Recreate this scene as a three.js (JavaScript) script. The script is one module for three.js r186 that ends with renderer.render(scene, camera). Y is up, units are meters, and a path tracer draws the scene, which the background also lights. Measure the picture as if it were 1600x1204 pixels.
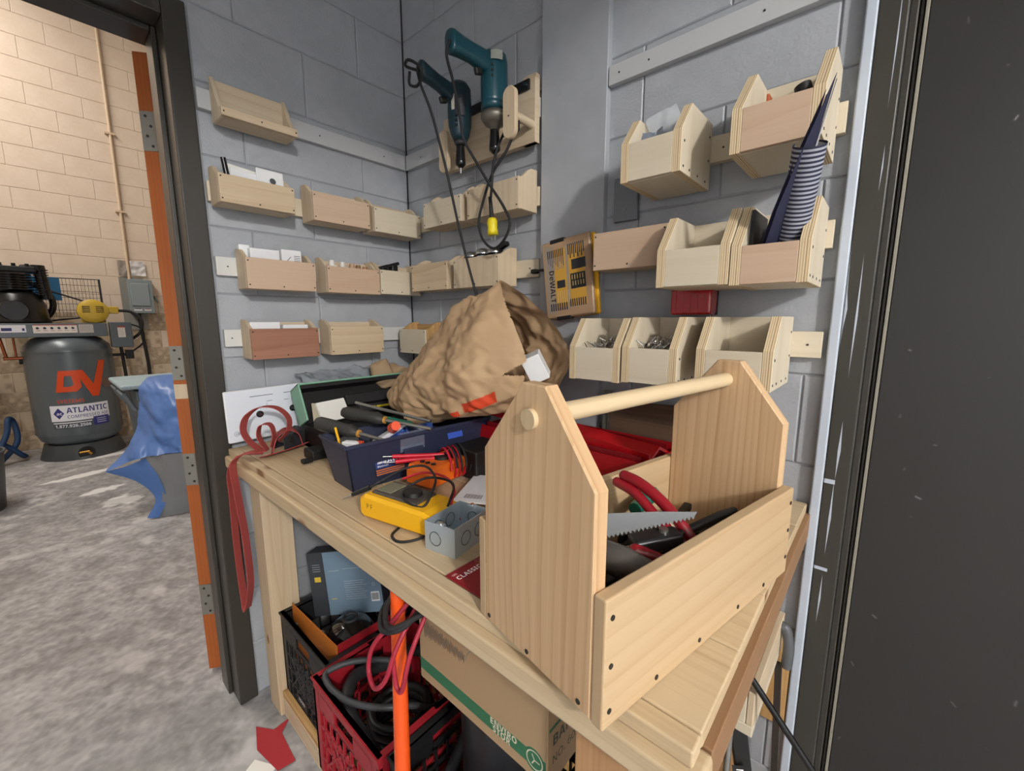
import * as THREE from 'three';
import { mergeGeometries, mergeVertices, toCreasedNormals } from 'three/addons/utils/BufferGeometryUtils.js';
import { RoundedBoxGeometry } from 'three/addons/geometries/RoundedBoxGeometry.js';
import { RectAreaLightUniformsLib } from 'three/addons/lights/RectAreaLightUniformsLib.js';
import { FontLoader } from 'three/addons/loaders/FontLoader.js';
import { TextGeometry } from 'three/addons/geometries/TextGeometry.js';

// ---------------------------------------------------------------- camera, lights, exposure
const scene = new THREE.Scene();
scene.background = new THREE.Color(0x0a0a0a);
const camera = new THREE.PerspectiveCamera(2 * Math.atan(602 / 657.72) * 180 / Math.PI, 1600 / 1204, 0.02, 40);
camera.position.set(1.56, 1.32, 1.102);
camera.rotation.order = 'YXZ';
camera.rotation.set(-0.154267, 0.726706, -0.001462);
const renderer = new THREE.WebGLRenderer({ antialias: true });
renderer.toneMapping = THREE.LinearToneMapping;
renderer.toneMappingExposure = 0.84;
renderer.shadowMap.enabled = true;
RectAreaLightUniformsLib.init();

const WARM = 0xfff6ec, COOL = 0xfffbf5;
function areaLight(color, intensity, w, h, pos, target) {
  const l = new THREE.RectAreaLight(color, intensity, w, h);
  l.position.set(...pos); l.lookAt(...target); l.castShadow = true; scene.add(l); return l;
}
// the workshop: one bright fixture off to the right (its shadows run left and down), one long soft panel behind the camera
const KEY = new THREE.PointLight(COOL, 31, 0, 2);
KEY.position.set(4.2, 2.66, 2.05); KEY.castShadow = true; KEY.shadow.radius = 6; scene.add(KEY);
areaLight(COOL, 7, 1.2, 0.6, [3.3, 2.83, 3.1], [3.3, 0, 3.1]);
// the compressor room next door: two high panels
areaLight(WARM, 26, 2.4, 0.6, [-3.4, 4.72, 1.9], [-3.4, 0, 1.9]);
areaLight(WARM, 15, 1.2, 0.6, [-1.5, 4.72, 2.2], [-1.5, 0, 2.2]);

// ---------------------------------------------------------------- helpers
let seed = 7;
const rnd = () => { seed = (seed * 1664525 + 1013904223) >>> 0; return seed / 4294967296; };
const rr = (a, b) => a + (b - a) * rnd();
const taken = new Map();
function numbered(n) { const k = taken.get(n) || 0; taken.set(n, k + 1); return k ? n + '_' + String(k).padStart(3, '0') : n; }
function clean(g) {
  g = g.index ? g.toNonIndexed() : g;
  for (const k of Object.keys(g.attributes)) if (!['position', 'normal', 'uv'].includes(k)) g.deleteAttribute(k);
  if (!g.attributes.normal) g.computeVertexNormals();
  if (!g.attributes.uv) g.setAttribute('uv', new THREE.BufferAttribute(new Float32Array(g.attributes.position.count * 2), 2));
  g.morphAttributes = {};
  return g;
}
const M4 = new THREE.Matrix4();
function at(g, x = 0, y = 0, z = 0, rx = 0, ry = 0, rz = 0) {
  M4.makeRotationFromEuler(new THREE.Euler(rx, ry, rz, 'YXZ')); M4.setPosition(x, y, z); g.applyMatrix4(M4); return g;
}
// uv in metres: v runs along the grain axis
function uvm(g, grain = 'y') {
  g = clean(g); const gi = 'xyz'.indexOf(grain), p = g.attributes.position, n = g.attributes.normal, uv = new Float32Array(p.count * 2);
  const ou = rnd() * 3, ov = rnd() * 3;
  for (let i = 0; i < p.count; i += 3) {
    const nx = Math.abs(n.getX(i) + n.getX(i + 1) + n.getX(i + 2)), ny = Math.abs(n.getY(i) + n.getY(i + 1) + n.getY(i + 2)), nz = Math.abs(n.getZ(i) + n.getZ(i + 1) + n.getZ(i + 2));
    const ax = nx >= ny && nx >= nz ? 0 : ny >= nz ? 1 : 2;
    let a = [0, 1, 2].filter((k) => k !== ax);
    if (a[0] === gi) a = [a[1], a[0]];
    if (ax === gi) a = [a[0], a[1]];
    for (let k = 0; k < 3; k++) {
      const c = [p.getX(i + k), p.getY(i + k), p.getZ(i + k)];
      uv[(i + k) * 2] = c[a[0]] + ou; uv[(i + k) * 2 + 1] = c[a[1]] + ov;
    }
  }
  g.setAttribute('uv', new THREE.BufferAttribute(uv, 2)); return g;
}
const B = (w, h, d) => clean(new THREE.BoxGeometry(w, h, d));
const RB = (w, h, d, r = 0.003, s = 2) => clean(new RoundedBoxGeometry(w, h, d, s, Math.min(r, w / 2.01, h / 2.01, d / 2.01)));
// box from min / max corners
const BM = (x0, x1, y0, y1, z0, z1, r = 0) => at(r ? RB(x1 - x0, y1 - y0, z1 - z0, r, 1) : B(x1 - x0, y1 - y0, z1 - z0), (x0 + x1) / 2, (y0 + y1) / 2, (z0 + z1) / 2);
const CY = (r0, r1, h, n = 20, open = false) => clean(new THREE.CylinderGeometry(r0, r1, h, n, 1, open));
const LA = (pts, n = 28) => clean(new THREE.LatheGeometry(pts.map(([a, b]) => new THREE.Vector2(a, b)), n));
const V = (a) => new THREE.Vector3(...a);
const TU = (pts, r, seg = 40, n = 8, closed = false) => clean(new THREE.TubeGeometry(new THREE.CatmullRomCurve3(pts.map(V), closed, 'centripetal'), seg, r, n, closed));
// straight bar between two points
function bar(a, b, r0, r1 = r0, n = 10) {
  const A = V(a), Bv = V(b), d = Bv.clone().sub(A), g = CY(r1, r0, d.length(), n);
  const q = new THREE.Quaternion().setFromUnitVectors(new THREE.Vector3(0, 1, 0), d.clone().normalize());
  g.applyMatrix4(new THREE.Matrix4().compose(A.add(Bv).multiplyScalar(0.5), q, new THREE.Vector3(1, 1, 1))); return g;
}
// flat strap along a path: width along w, thickness t
function ribbon(pts, w, width, t = 0.002, seg = 60) {
  const c = new THREE.CatmullRomCurve3(pts.map(V), false, 'centripetal'), W = V(w).normalize(), pos = [], idx = [];
  for (let i = 0; i <= seg; i++) {
    const p = c.getPointAt(i / seg), tg = c.getTangentAt(i / seg), ww = W.clone().addScaledVector(tg, -W.dot(tg)).normalize(), n = ww.clone().cross(tg).normalize();
    for (const [a, b] of [[-1, -1], [1, -1], [1, 1], [-1, 1]]) { const q = p.clone().addScaledVector(ww, a * width / 2).addScaledVector(n, b * t / 2); pos.push(q.x, q.y, q.z); }
    if (i) for (let k = 0; k < 4; k++) { const a = (i - 1) * 4 + k, b2 = (i - 1) * 4 + (k + 1) % 4; idx.push(a, b2, a + 4, b2, b2 + 4, a + 4); }
  }
  const L = seg * 4; idx.push(0, 3, 2, 0, 2, 1, L, L + 1, L + 2, L, L + 2, L + 3);
  const g = new THREE.BufferGeometry(); g.setAttribute('position', new THREE.Float32BufferAttribute(pos, 3)); g.setIndex(idx);
  return clean(toCreasedNormals(g, 0.9));
}
// prism: outline [[a,b],...] extruded by t; caps keep group 0 and rims group 1
function prism(out, t, bev = 0) {
  const s = new THREE.Shape(out.map(([a, b]) => new THREE.Vector2(a, b)));
  return new THREE.ExtrudeGeometry(s, { depth: t - 2 * bev, bevelEnabled: bev > 0, bevelThickness: bev, bevelSize: bev, bevelOffset: -bev, bevelSegments: 1, curveSegments: 10 }).translate(0, 0, bev);
}
function merged(gs) { gs = [].concat(gs).map((g) => clean(g)); return gs.length > 1 ? mergeGeometries(gs) : gs[0]; }
function part(name, gs, mat, parent, label) {
  const m = new THREE.Mesh(Array.isArray(mat) ? gs : merged(gs), mat); m.name = name; m.castShadow = m.receiveShadow = true; parent.add(m);
  if (label) m.userData.label = label;
  return m;
}
const GROUPS = { parts_tray: 'shallow trays on the wall rails', plywood_bin: 'plywood bins beside the dark door', wall_cleat: 'rails along the walls', milk_crate: 'milk crates under the bench', loose_fitting: 'fittings in the tan tray', lamp_socket: 'lamp sockets in the striped tray', cable: 'cables in the red crate', steel_bar: 'bars in the far black crate', screwdriver: 'screwdrivers on the navy toolbox', sandpaper_sheet: 'folded sandpaper sheets', ceiling_light: 'ceiling lights', wheeled_bin: 'wheeled bins in the compressor room', corded_drill: 'drills on the rack', power_cord: 'cords of the drills', small_box: 'cartons in the tan tray', white_carton: 'plain white cartons', cable_clip: 'clips in the corner tray', blank_plate: 'plates in the knotty tray', screw_heap: 'heaps of screws', paper_sleeve: 'document sleeves on the beige wall', test_leads: 'test leads of the meters', plastic_bag: 'bags in the knot-stained bin', liner: 'liners of the screw bins', pliers: 'pliers in the tote' };
function thing(name, label, category, pos = [0, 0, 0], ry = 0, group) {
  const o = new THREE.Group(); o.name = numbered(name); o.position.set(...pos); o.rotation.y = ry; scene.add(o);
  o.userData = { label, category }; group = group || GROUPS[name]; if (group) o.userData.group = group; return o;
}
function solo(name, label, category, gs, mat, group) {
  const m = part(numbered(name), gs, mat, scene); m.userData = { label, category }; group = group || GROUPS[name]; if (group) m.userData.group = group; return m;
}
function struct(name, gs, mat) { const m = part(numbered(name), gs, mat, scene); m.userData.kind = 'structure'; return m; }
function structGroup(name) { const o = new THREE.Group(); o.name = numbered(name); o.userData.kind = 'structure'; scene.add(o); return o; }

// ---------------------------------------------------------------- procedural textures
function canvasTex(w, h, draw, srgb = true) {
  const c = document.createElement('canvas'); c.width = w; c.height = h; const x = c.getContext('2d'); draw(x, w, h);
  const t = new THREE.CanvasTexture(c); if (srgb) t.colorSpace = THREE.SRGBColorSpace; t.wrapS = t.wrapT = THREE.RepeatWrapping; t.anisotropy = 8; return t;
}
const hash = (x, y) => { let h = (x * 374761393 + y * 668265263) | 0; h = Math.imul(h ^ (h >>> 13), 1274126177); return ((h ^ (h >>> 16)) >>> 0) / 4294967296; };
function vnoise(x, y, per) {
  const xi = Math.floor(x), yi = Math.floor(y), fx = x - xi, fy = y - yi, sx = fx * fx * (3 - 2 * fx), sy = fy * fy * (3 - 2 * fy), w = per ? (a) => ((a % per) + per) % per : (a) => a;
  const a = hash(w(xi), w(yi)), b = hash(w(xi + 1), w(yi)), c = hash(w(xi), w(yi + 1)), d = hash(w(xi + 1), w(yi + 1));
  return a + (b - a) * sx + (c - a) * sy + (a - b - c + d) * sx * sy;
}
const fbm = (x, y, o = 4) => { let s = 0, a = 0.5; for (let i = 0; i < o; i++) { s += a * vnoise(x, y); x *= 2.03; y *= 2.03; a *= 0.5; } return s; };
function dataTex(w, h, f, srgb = true) {
  const d = new Uint8Array(w * h * 4);
  for (let j = 0; j < h; j++) for (let i = 0; i < w; i++) { const c = f(i / w, j / h), k = (j * w + i) * 4; d[k] = c[0]; d[k + 1] = c[1]; d[k + 2] = c[2]; d[k + 3] = 255; }
  const t = new THREE.DataTexture(d, w, h); t.magFilter = THREE.LinearFilter; t.minFilter = THREE.LinearMipmapLinearFilter; t.generateMipmaps = true; t.wrapS = t.wrapT = THREE.MirroredRepeatWrapping; if (srgb) t.colorSpace = THREE.SRGBColorSpace; t.needsUpdate = true; return t;
}
const mix3 = (a, b, k) => [a[0] + (b[0] - a[0]) * k, a[1] + (b[1] - a[1]) * k, a[2] + (b[2] - a[2]) * k];
// board wood: v along the grain, one tile is 0.5 m across and 1 m along
function woodTex(light, dark, opt = {}) {
  const { rings = 26, con = 0.45, wob = 0.6, knots = [], streak = 0.25, w = 384, h = 512 } = opt;
  const t = dataTex(w, h, (u, v) => {
    let x = u + wob * 0.05 * (vnoise(v * 4, u * 6, 0) - 0.5) + 0.02 * vnoise(v * 2 + 9, u * 3);
    let k2 = 0;
    for (const [ku, kv, kr] of knots) { const dx = (u - ku) * 0.5, dy = v - kv, d = Math.hypot(dx, dy * 0.6); x += 0.03 * Math.exp(-d * d / (kr * kr * 9)) * Math.sign(dx || 1); if (d < kr) k2 = Math.max(k2, 1 - d / kr); }
    const ph = x * rings + 2.2 * vnoise(x * 6, v * 0.5) + 0.5 * vnoise(u * 3, v * 1.5), fr = ph - Math.floor(ph), line = Math.pow(fr, 3) * (fr > 0.93 ? (1 - fr) / 0.07 : 1) * (0.25 + 0.75 * vnoise(Math.floor(ph) * 3.7 + 2, v * 0.7));
    const fine = vnoise(u * 230, v * 8) * 0.5 + vnoise(u * 100, v * 3) * 0.5;
    let c = mix3(light, dark, Math.max(0, Math.min(1, 0.12 + line * con + (fine - 0.5) * streak + 0.25 * (vnoise(u * 3, v * 1.1) - 0.5) + 0.18 * (vnoise(u * 12, v * 2.5) - 0.5))));
    if (k2 > 0) c = mix3(c, [110, 72, 44], Math.min(1, k2 * 1.8) * 0.8);
    return c.map((q) => Math.max(0, Math.min(255, q)));
  });
  t.repeat.set(2, 1); return t;
}
// creased noise: straight facets between random heights on a triangle lattice
function tri(x, y) {
  const s = (x + y) * 0.366, i = Math.floor(x + s), j = Math.floor(y + s), t = (i + j) * 0.2113, a = x - (i - t), b = y - (j - t), k = a > b ? [1, 0] : [0, 1];
  const p = [[a, b], [a - k[0] + 0.2113, b - k[1] + 0.2113], [a - 0.5774, b - 0.5774]], h = [hash(i, j), hash(i + k[0], j + k[1]), hash(i + 1, j + 1)];
  const d = (p[1][1] - p[2][1]) * (p[0][0] - p[2][0]) + (p[2][0] - p[1][0]) * (p[0][1] - p[2][1]);
  const w0 = ((p[1][1] - p[2][1]) * -p[2][0] + (p[2][0] - p[1][0]) * -p[2][1]) / d, w1 = ((p[2][1] - p[0][1]) * -p[2][0] + (p[0][0] - p[2][0]) * -p[2][1]) / d;
  return h[0] * w0 + h[1] * w1 + h[2] * (1 - w0 - w1);
}
const std = (o) => new THREE.MeshStandardMaterial(o);
const phys = (o) => new THREE.MeshPhysicalMaterial(o);
const mat = (color, roughness = 0.7, metalness = 0, o = {}) => std({ color, roughness, metalness, ...o });

const T = {};
T.pine = woodTex([210, 193, 167], [178, 150, 116], { rings: 16, con: 0.4 });
T.pineKnot = woodTex([206, 186, 157], [170, 140, 106], { rings: 12, con: 0.45, knots: [[0.3, 0.22, 0.02], [0.7, 0.63, 0.016], [0.12, 0.82, 0.013]] });
T.fir = woodTex([206, 172, 134], [168, 124, 86], { rings: 44, streak: 0.35 });
T.ply = woodTex([212, 201, 180], [192, 176, 149], { rings: 5, con: 0.3, wob: 2.2, streak: 0.18 });
T.plyPink = woodTex([200, 174, 150], [180, 148, 122], { rings: 6, wob: 2.0, streak: 0.25 });
T.plyRed = woodTex([158, 112, 90], [128, 84, 64], { rings: 7, wob: 1.6, streak: 0.3 });
T.bench = woodTex([204, 183, 150], [162, 132, 96], { rings: 10, con: 0.4, streak: 0.4, knots: [[0.62, 0.3, 0.03], [0.2, 0.7, 0.022], [0.85, 0.9, 0.02]] });
T.dark = woodTex([96, 72, 54], [52, 38, 30], { rings: 12, streak: 0.6 });
T.osb = woodTex([196, 158, 104], [140, 100, 56], { rings: 30, wob: 3, streak: 0.9 });
T.edge = canvasTex(64, 64, (x) => { // plywood rim: one tile is 9 mm, five plies
  const c = ['#d9c8a8', '#bfa27c', '#dfcfb0', '#a98b66', '#dccba9', '#c4aa84']; c.forEach((k, i) => { x.fillStyle = k; x.fillRect(0, i * 64 / 6, 64, 11); });
});
T.edge.repeat.set(1, 1 / 0.012);
T.block = dataTex(256, 256, (u, v) => { const a = 128 + 90 * (vnoise(u * 64, v * 64, 64) - 0.5) + 70 * (vnoise(u * 128, v * 128, 128) - 0.5); return [a, a, a]; }, false); T.block.repeat.set(3, 3);
const wallTone = (a, b) => { const t = dataTex(256, 256, (u, v) => mix3(a, b, 0.6 * vnoise(u * 8, v * 8, 8) + 0.4 * vnoise(u * 32, v * 32, 32))); t.repeat.set(1.4, 1.4); return t; };
const W = {
  pine: std({ map: T.pine, roughness: 0.62 }), pineKnot: std({ map: T.pineKnot, roughness: 0.62 }), fir: std({ map: T.fir, roughness: 0.55 }),
  ply: std({ map: T.ply, roughness: 0.6 }), plyPink: std({ map: T.plyPink, roughness: 0.6 }), plyRed: std({ map: T.plyRed, roughness: 0.6 }), bench: std({ map: T.bench, roughness: 0.6 }),
  dark: std({ map: T.dark, roughness: 0.8 }), osb: std({ map: T.osb, roughness: 0.8 }), edge: std({ map: T.edge, roughness: 0.75 }),
  totefir: std({ map: woodTex([218, 186, 146], [168, 124, 86], { rings: 34, con: 0.6, streak: 0.3, w: 512 }), roughness: 0.5 }), dowel: std({ map: woodTex([214, 192, 156], [190, 164, 124], { rings: 8, streak: 0.2 }), roughness: 0.5 }),
  greyCleat: std({ color: 0xb9bbbd, roughness: 0.55 }), rawCleat: std({ map: T.ply, roughness: 0.6 }),
};
const M = {
  greyWall: std({ map: wallTone([158, 162, 168], [171, 175, 181]), bumpMap: T.block, bumpScale: 0.0012, roughness: 0.42 }),
  greyMortar: std({ color: 0x9da2aa, roughness: 0.6 }),
  beigeWall: std({ map: wallTone([222, 204, 184], [232, 216, 198]), bumpMap: T.block, bumpScale: 0.0012, roughness: 0.5 }),
  beigeMortar: std({ color: 0xd6c5b0, roughness: 0.7 }),
  beigeWorn: std({ map: dataTex(256, 256, (u, v) => { const k = 0.5 * vnoise(u * 6, v * 6, 6) + 0.5 * vnoise(u * 20, v * 20, 20), g = vnoise(u * 64, v * 64, 64), m = k > 0.5 ? Math.min(1, (k - 0.5) * 7) : 0; return mix3(mix3([208, 190, 164], [180, 161, 136], m), [128, 112, 92], m * (g > 0.6 ? 0.22 : 0)); }), bumpMap: T.block, bumpScale: 0.0012, roughness: 0.6 }),
  ceiling: mat(0xd8d6d0, 0.8), room: mat(0xc4c6ca, 0.7),
  frame: std({ color: 0x37342f, roughness: 0.38 }), doorBlack: std({ color: 0x2a2a29, roughness: 0.34 }),
  steel: mat(0xb4b4b0, 0.35, 0.9), dullSteel: mat(0x9b9890, 0.5, 0.85), galv: std({ color: 0xbac6ce, roughness: 0.38, metalness: 0.55 }), chrome: mat(0xd6d8da, 0.16, 1),
  black: mat(0x141415, 0.5), blackGloss: mat(0x101012, 0.22), rubber: mat(0x1b1b1d, 0.7), darkGrey: mat(0x2c2d30, 0.6), screw: mat(0x3a3733, 0.5, 0.5),
  white: mat(0xe9eaec, 0.45), paper: mat(0xeceae4, 0.85), red: mat(0xa8171d, 0.35), redDark: mat(0x8e1420, 0.5), strap: mat(0xa83a38, 0.85), orange: mat(0xf2731a, 0.45), yellow: mat(0xf0b414, 0.4), yellowPlug: mat(0xe2cf1e, 0.45),
  navy: mat(0x262c44, 0.5), teal: mat(0x1d5563, 0.4), brass: mat(0xb98b3e, 0.35, 0.8),
};
// ---------------------------------------------------------------- floor
{
  const x0 = -5.2, x1 = 5.6, z0 = -2.2, z1 = 4.4, NX = 1536, NZ = 1056;
  const spots = [[-3.52, 0.98, 0.24, 0.06, -1.35], [-4.12, 0.72, 0.22, 0.05, -1.4], [-2.95, 0.88, 0.12, 0.07, -1.3], [-2.6, 0.8, 0.12, 0.12, -1.2]];
  const tex = dataTex(NX, NZ, (u, v) => {
    const x = x0 + u * (x1 - x0), z = z0 + v * (z1 - z0);
    let k = fbm(x * 2.2 + 10, z * 2.2 + 5, 5), f = fbm(x * 14 + 3, z * 14 + 8, 3), g = vnoise(x * 90, z * 90);
    const f3 = fbm(x * 40 + 7, z * 40 + 2, 2);
    let t = 156 + (k - 0.5) * 26 + (f - 0.45) * 60 + (f3 - 0.38) * 56 + (g - 0.5) * 26;
    let c = [t * 0.99, t * 0.985, t * 0.99];
    const patch = Math.max(0, fbm(x * 5 + 40, z * 5 + 2, 4) - 0.52) * 6 * Math.max(0, f - 0.35) * 3; c = mix3(c, [208, 207, 206], Math.min(0.55, patch * (0.4 + f3)));
    let wh = 0; for (const [sx, sz, a, b, th] of spots) { const dx = x - sx, dz = z - sz, p = dx * Math.cos(th) - dz * Math.sin(th), q = dx * Math.sin(th) + dz * Math.cos(th), d = (p / a) ** 2 + (q / b) ** 2 + (fbm(x * 12, z * 12, 3) - 0.45) * 2.4; if (d < 1) wh = Math.max(wh, Math.min(1, (1 - d) * 2.2)); }
    c = mix3(c, [232, 232, 230], wh * 0.9);
    const st = Math.max(0, 0.33 - fbm(x * 3 + 90, z * 3 + 31, 4)) * 4; c = mix3(c, [128, 126, 125], Math.min(0.25, st));
    return c;
  });
  tex.wrapS = tex.wrapT = THREE.ClampToEdgeWrapping;
  const g = BM(x0, x1, -0.12, 0, z0, z1), p = g.attributes.position, uv = g.attributes.uv;
  for (let i = 0; i < p.count; i++) uv.setXY(i, (p.getX(i) - x0) / (x1 - x0), (p.getZ(i) - z0) / (z1 - z0));
  struct('floor', g, std({ map: tex, roughness: 0.55, bumpMap: tex, bumpScale: 0.002 }));
}
// ---------------------------------------------------------------- block walls: each block a mesh of its own, joints recessed
const C = 0.2003, JO = 0.0024;
const blockCache = new Map();
function blockGeo(w, h) { // front face at z = 0 (local), bevelled, 6 mm deep
  const k = w.toFixed(3) + '_' + h.toFixed(3); if (blockCache.has(k)) return blockCache.get(k);
  const b = 0.003, d = 0.0028, X = w / 2, Y = h / 2, ring = (ix, iy, z) => [[-ix, -iy, z], [ix, -iy, z], [ix, iy, z], [-ix, iy, z]];
  const o = ring(X, Y, -d), f = ring(X - b, Y - b, 0), pos = [], uv = [];
  const quad = (a, b2, c, e) => { for (const q of [a, b2, c, a, c, e]) { pos.push(...q); uv.push(q[0] + X * 1.7, q[1] + Y * 2.3); } };
  quad(f[0], f[1], f[2], f[3]); for (let i = 0; i < 4; i++) { const j = (i + 1) % 4; quad(o[i], o[j], f[j], f[i]); }
  const g = new THREE.BufferGeometry(); g.setAttribute('position', new THREE.Float32BufferAttribute(pos, 3)); g.setAttribute('uv', new THREE.Float32BufferAttribute(uv, 2)); g.computeVertexNormals();
  blockCache.set(k, g); return g;
}
// lay blocks on a plane: local a runs along the wall from a0 to a1; place(a, y) -> [x, y, z]
function layBlocks(parent, a0, a1, k0, k1, joint, place, ry, material, worn) {
  for (let k = k0; k < k1; k++) {
    const off = joint(k), cuts = [a0]; for (let a = off - 4; a < a1 + 4; a += 0.4) if (a > a0 + 0.03 && a < a1 - 0.03) cuts.push(a); cuts.push(a1);
    for (let i = 0; i + 1 < cuts.length; i++) {
      const w = cuts[i + 1] - cuts[i] - JO, am = (cuts[i] + cuts[i + 1]) / 2, y = (k + 0.5) * C; ;
      const m = new THREE.Mesh(blockGeo(w, C - JO), worn && (k < 5 || (k < 7 && hash(k, i + 3) > 0.5)) ? worn : material); m.name = 'block'; m.castShadow = m.receiveShadow = true; m.position.set(...place(am, y)); m.rotation.y = ry; parent.add(m);
    }
  }
}
const CEIL = 2.92, LCEIL = 5.0;
// wall with the doorway to the compressor room (x = 0)
const wallLeft = struct('wall_left', [BM(-0.2, -0.004, 0, CEIL, -0.2, 0.72), BM(-0.2, -0.004, 2.19, CEIL, 0.72, 1.75), BM(-0.2, -0.004, 0, CEIL, 1.75, 4.2), BM(-0.2, -0.004, CEIL, LCEIL + 0.2, -0.2, 4.2)], M.greyMortar);
layBlocks(wallLeft, 0, 0.718, 0, 14, (k) => (k % 2 ? 0.2 : 0.0), (a, y) => [0, y, a], Math.PI / 2, M.greyWall);
// back wall (z = 0) ending at the dark door
const wallBack = struct('wall_back', [BM(-0.2, 1.471, 0, CEIL, -0.2, -0.004), BM(1.471, 2.5, 2.2, CEIL, -0.2, -0.004), BM(2.5, 5.4, 0, CEIL, -0.2, -0.004)], M.greyMortar);
layBlocks(wallBack, 0, 0.93, 0, 14, (k) => (k % 2 ? 0.01 : 0.2), (a, y) => [a, y, 0], 0, M.greyWall);
layBlocks(wallBack, 0.93, 1.471, 0, 14, (k) => (k % 2 ? 1.03 : 1.23), (a, y) => [a, y, 0], 0, M.greyWall);
struct('wall_pilaster', uvm(BM(0.717, 0.937, 0, CEIL, -0.05, 0.02, 0.003), 'y'), std({ map: M.greyWall.map, roughness: 0.42 }));
struct('trim_1', [BM(0.0005, 0.0045, 0, CEIL, 0.0005, 0.0045)], M.black);   // dark caulk in the corner
struct('trim_2', [BM(0.7125, 0.7165, 0.9, CEIL, 0.0, 0.004)], M.black);     // dark crack beside the pilaster
struct('wall_right', BM(5.4, 5.6, 0, CEIL, -0.2, 4.4), M.room);
struct('wall_front', BM(-0.2, 5.4, 0, CEIL, 4.2, 4.4), M.room);
struct('ceiling', [BM(0, 5.6, CEIL, CEIL + 0.15, -0.2, 4.4)], M.ceiling);
// dropped beam across the ceiling between the bright fixture and the bench corner: it shades the top of the walls
struct('ceiling_beam', BM(2.1, 2.4, 2.34, CEIL, 0.0, 4.2, 0.01), M.room);
// compressor room
const wallFar = struct('wall_far', BM(-5.2, -4.954, 0, LCEIL, -1.6, 4.2), M.beigeMortar);
layBlocks(wallFar, -0.4, 2.0, 0, 25, (k) => (k % 2 ? 0.1 : 0.3), (a, y) => [-4.95, y, a], Math.PI / 2, M.beigeWall, M.beigeWorn);
struct('wall_side', BM(-5.2, -0.2, 0, LCEIL, -1.8, -1.6), M.beigeWall);
struct('wall_near', BM(-5.2, -0.2, 0, LCEIL, 4.2, 4.4), M.beigeWall);
struct('ceiling', BM(-5.2, 0, LCEIL, LCEIL + 0.15, -1.8, 4.4), M.ceiling);
// ---------------------------------------------------------------- doors
const scuff = (base, marks, ppx, ppy, seed0) => canvasTex(512, 1024, (x, w, h) => {
  x.fillStyle = base; x.fillRect(0, 0, w, h); let s = seed0; const q = () => { s = (s * 16807) % 2147483647; return s / 2147483647; };
  for (let i = 0; i < marks; i++) { x.strokeStyle = `rgba(205,205,205,${0.2 + 0.5 * q()})`; x.lineWidth = 0.6 + 1.2 * q(); x.beginPath(); const a = q() * w, b = q() * h; x.moveTo(a, b); x.lineTo(a + (q() - 0.5) * (4 + 24 * q() * q()), b + (q() - 0.4) * (3 + 26 * q() * q())); x.stroke(); }
});
{ // doorway to the compressor room
  const d = structGroup('door_1');
  part('jamb', [BM(-0.2, 0.012, 0, 2.19, 0.722, 0.777, 0.003), BM(-0.15, -0.07, 0, 2.135, 0.777, 0.79, 0.003)], M.frame, d);
  part('header', [BM(-0.2, 0.012, 2.135, 2.19, 0.777, 1.78, 0.003), BM(-0.15, -0.07, 2.12, 2.135, 0.79, 1.72, 0.003)], M.frame, d);
  part('jamb', [BM(-0.2, 0.012, 0, 2.135, 1.72, 1.775, 0.003), BM(-0.15, -0.07, 0, 2.12, 1.707, 1.72, 0.003)], M.frame, d);
  // leaf swung wide open into the next room: only its hinge edge shows
  const leafW = 0.9, th = 0.041, a = Math.atan2(-0.58, -0.81); // direction of the leaf in (x, z)
  const leaf = new THREE.Group(); leaf.name = 'leaf'; leaf.position.set(-0.218, 0, 0.776); leaf.rotation.y = -a; d.add(leaf);
  // local: +x runs along the leaf away from its hinge edge; local z runs across its thickness
  const orange = std({ map: T.fir, color: 0xd08a50, roughness: 0.4 }), pale = std({ map: T.pine, roughness: 0.7 });
  part('door_panel', uvm(BM(0, leafW, 0.012, 2.128, -th, 0, 0.002), 'y'), orange, leaf, 'orange varnished wooden door edge');
  part('wood_patch', uvm(BM(-0.001, 0.01, 1.055, 1.105, -th + 0.001, -0.001), 'y'), pale, leaf, 'bare pale wood where the hinge was moved');
  for (const [y0, y1] of [[1.845, 1.96], [1.12, 1.235], [0.745, 0.86], [0.24, 0.36]]) {
    const hg = part('hinge', [BM(-0.003, 0.004, y0, y1, -th + 0.002, 0.001), at(CY(0.006, 0.006, y1 - y0, 12), -0.002, (y0 + y1) / 2, 0.004)], M.dullSteel, leaf, 'steel butt hinge');
    for (let i = 0; i < 4; i++) part('screw', at(CY(0.0042, 0.0042, 0.0014, 10), -0.0036, y0 + 0.014 + i * (y1 - y0 - 0.028) / 3, -0.012 - (i % 2) * 0.012, 0, 0, Math.PI / 2), M.screw, leaf);
  }
}
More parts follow.
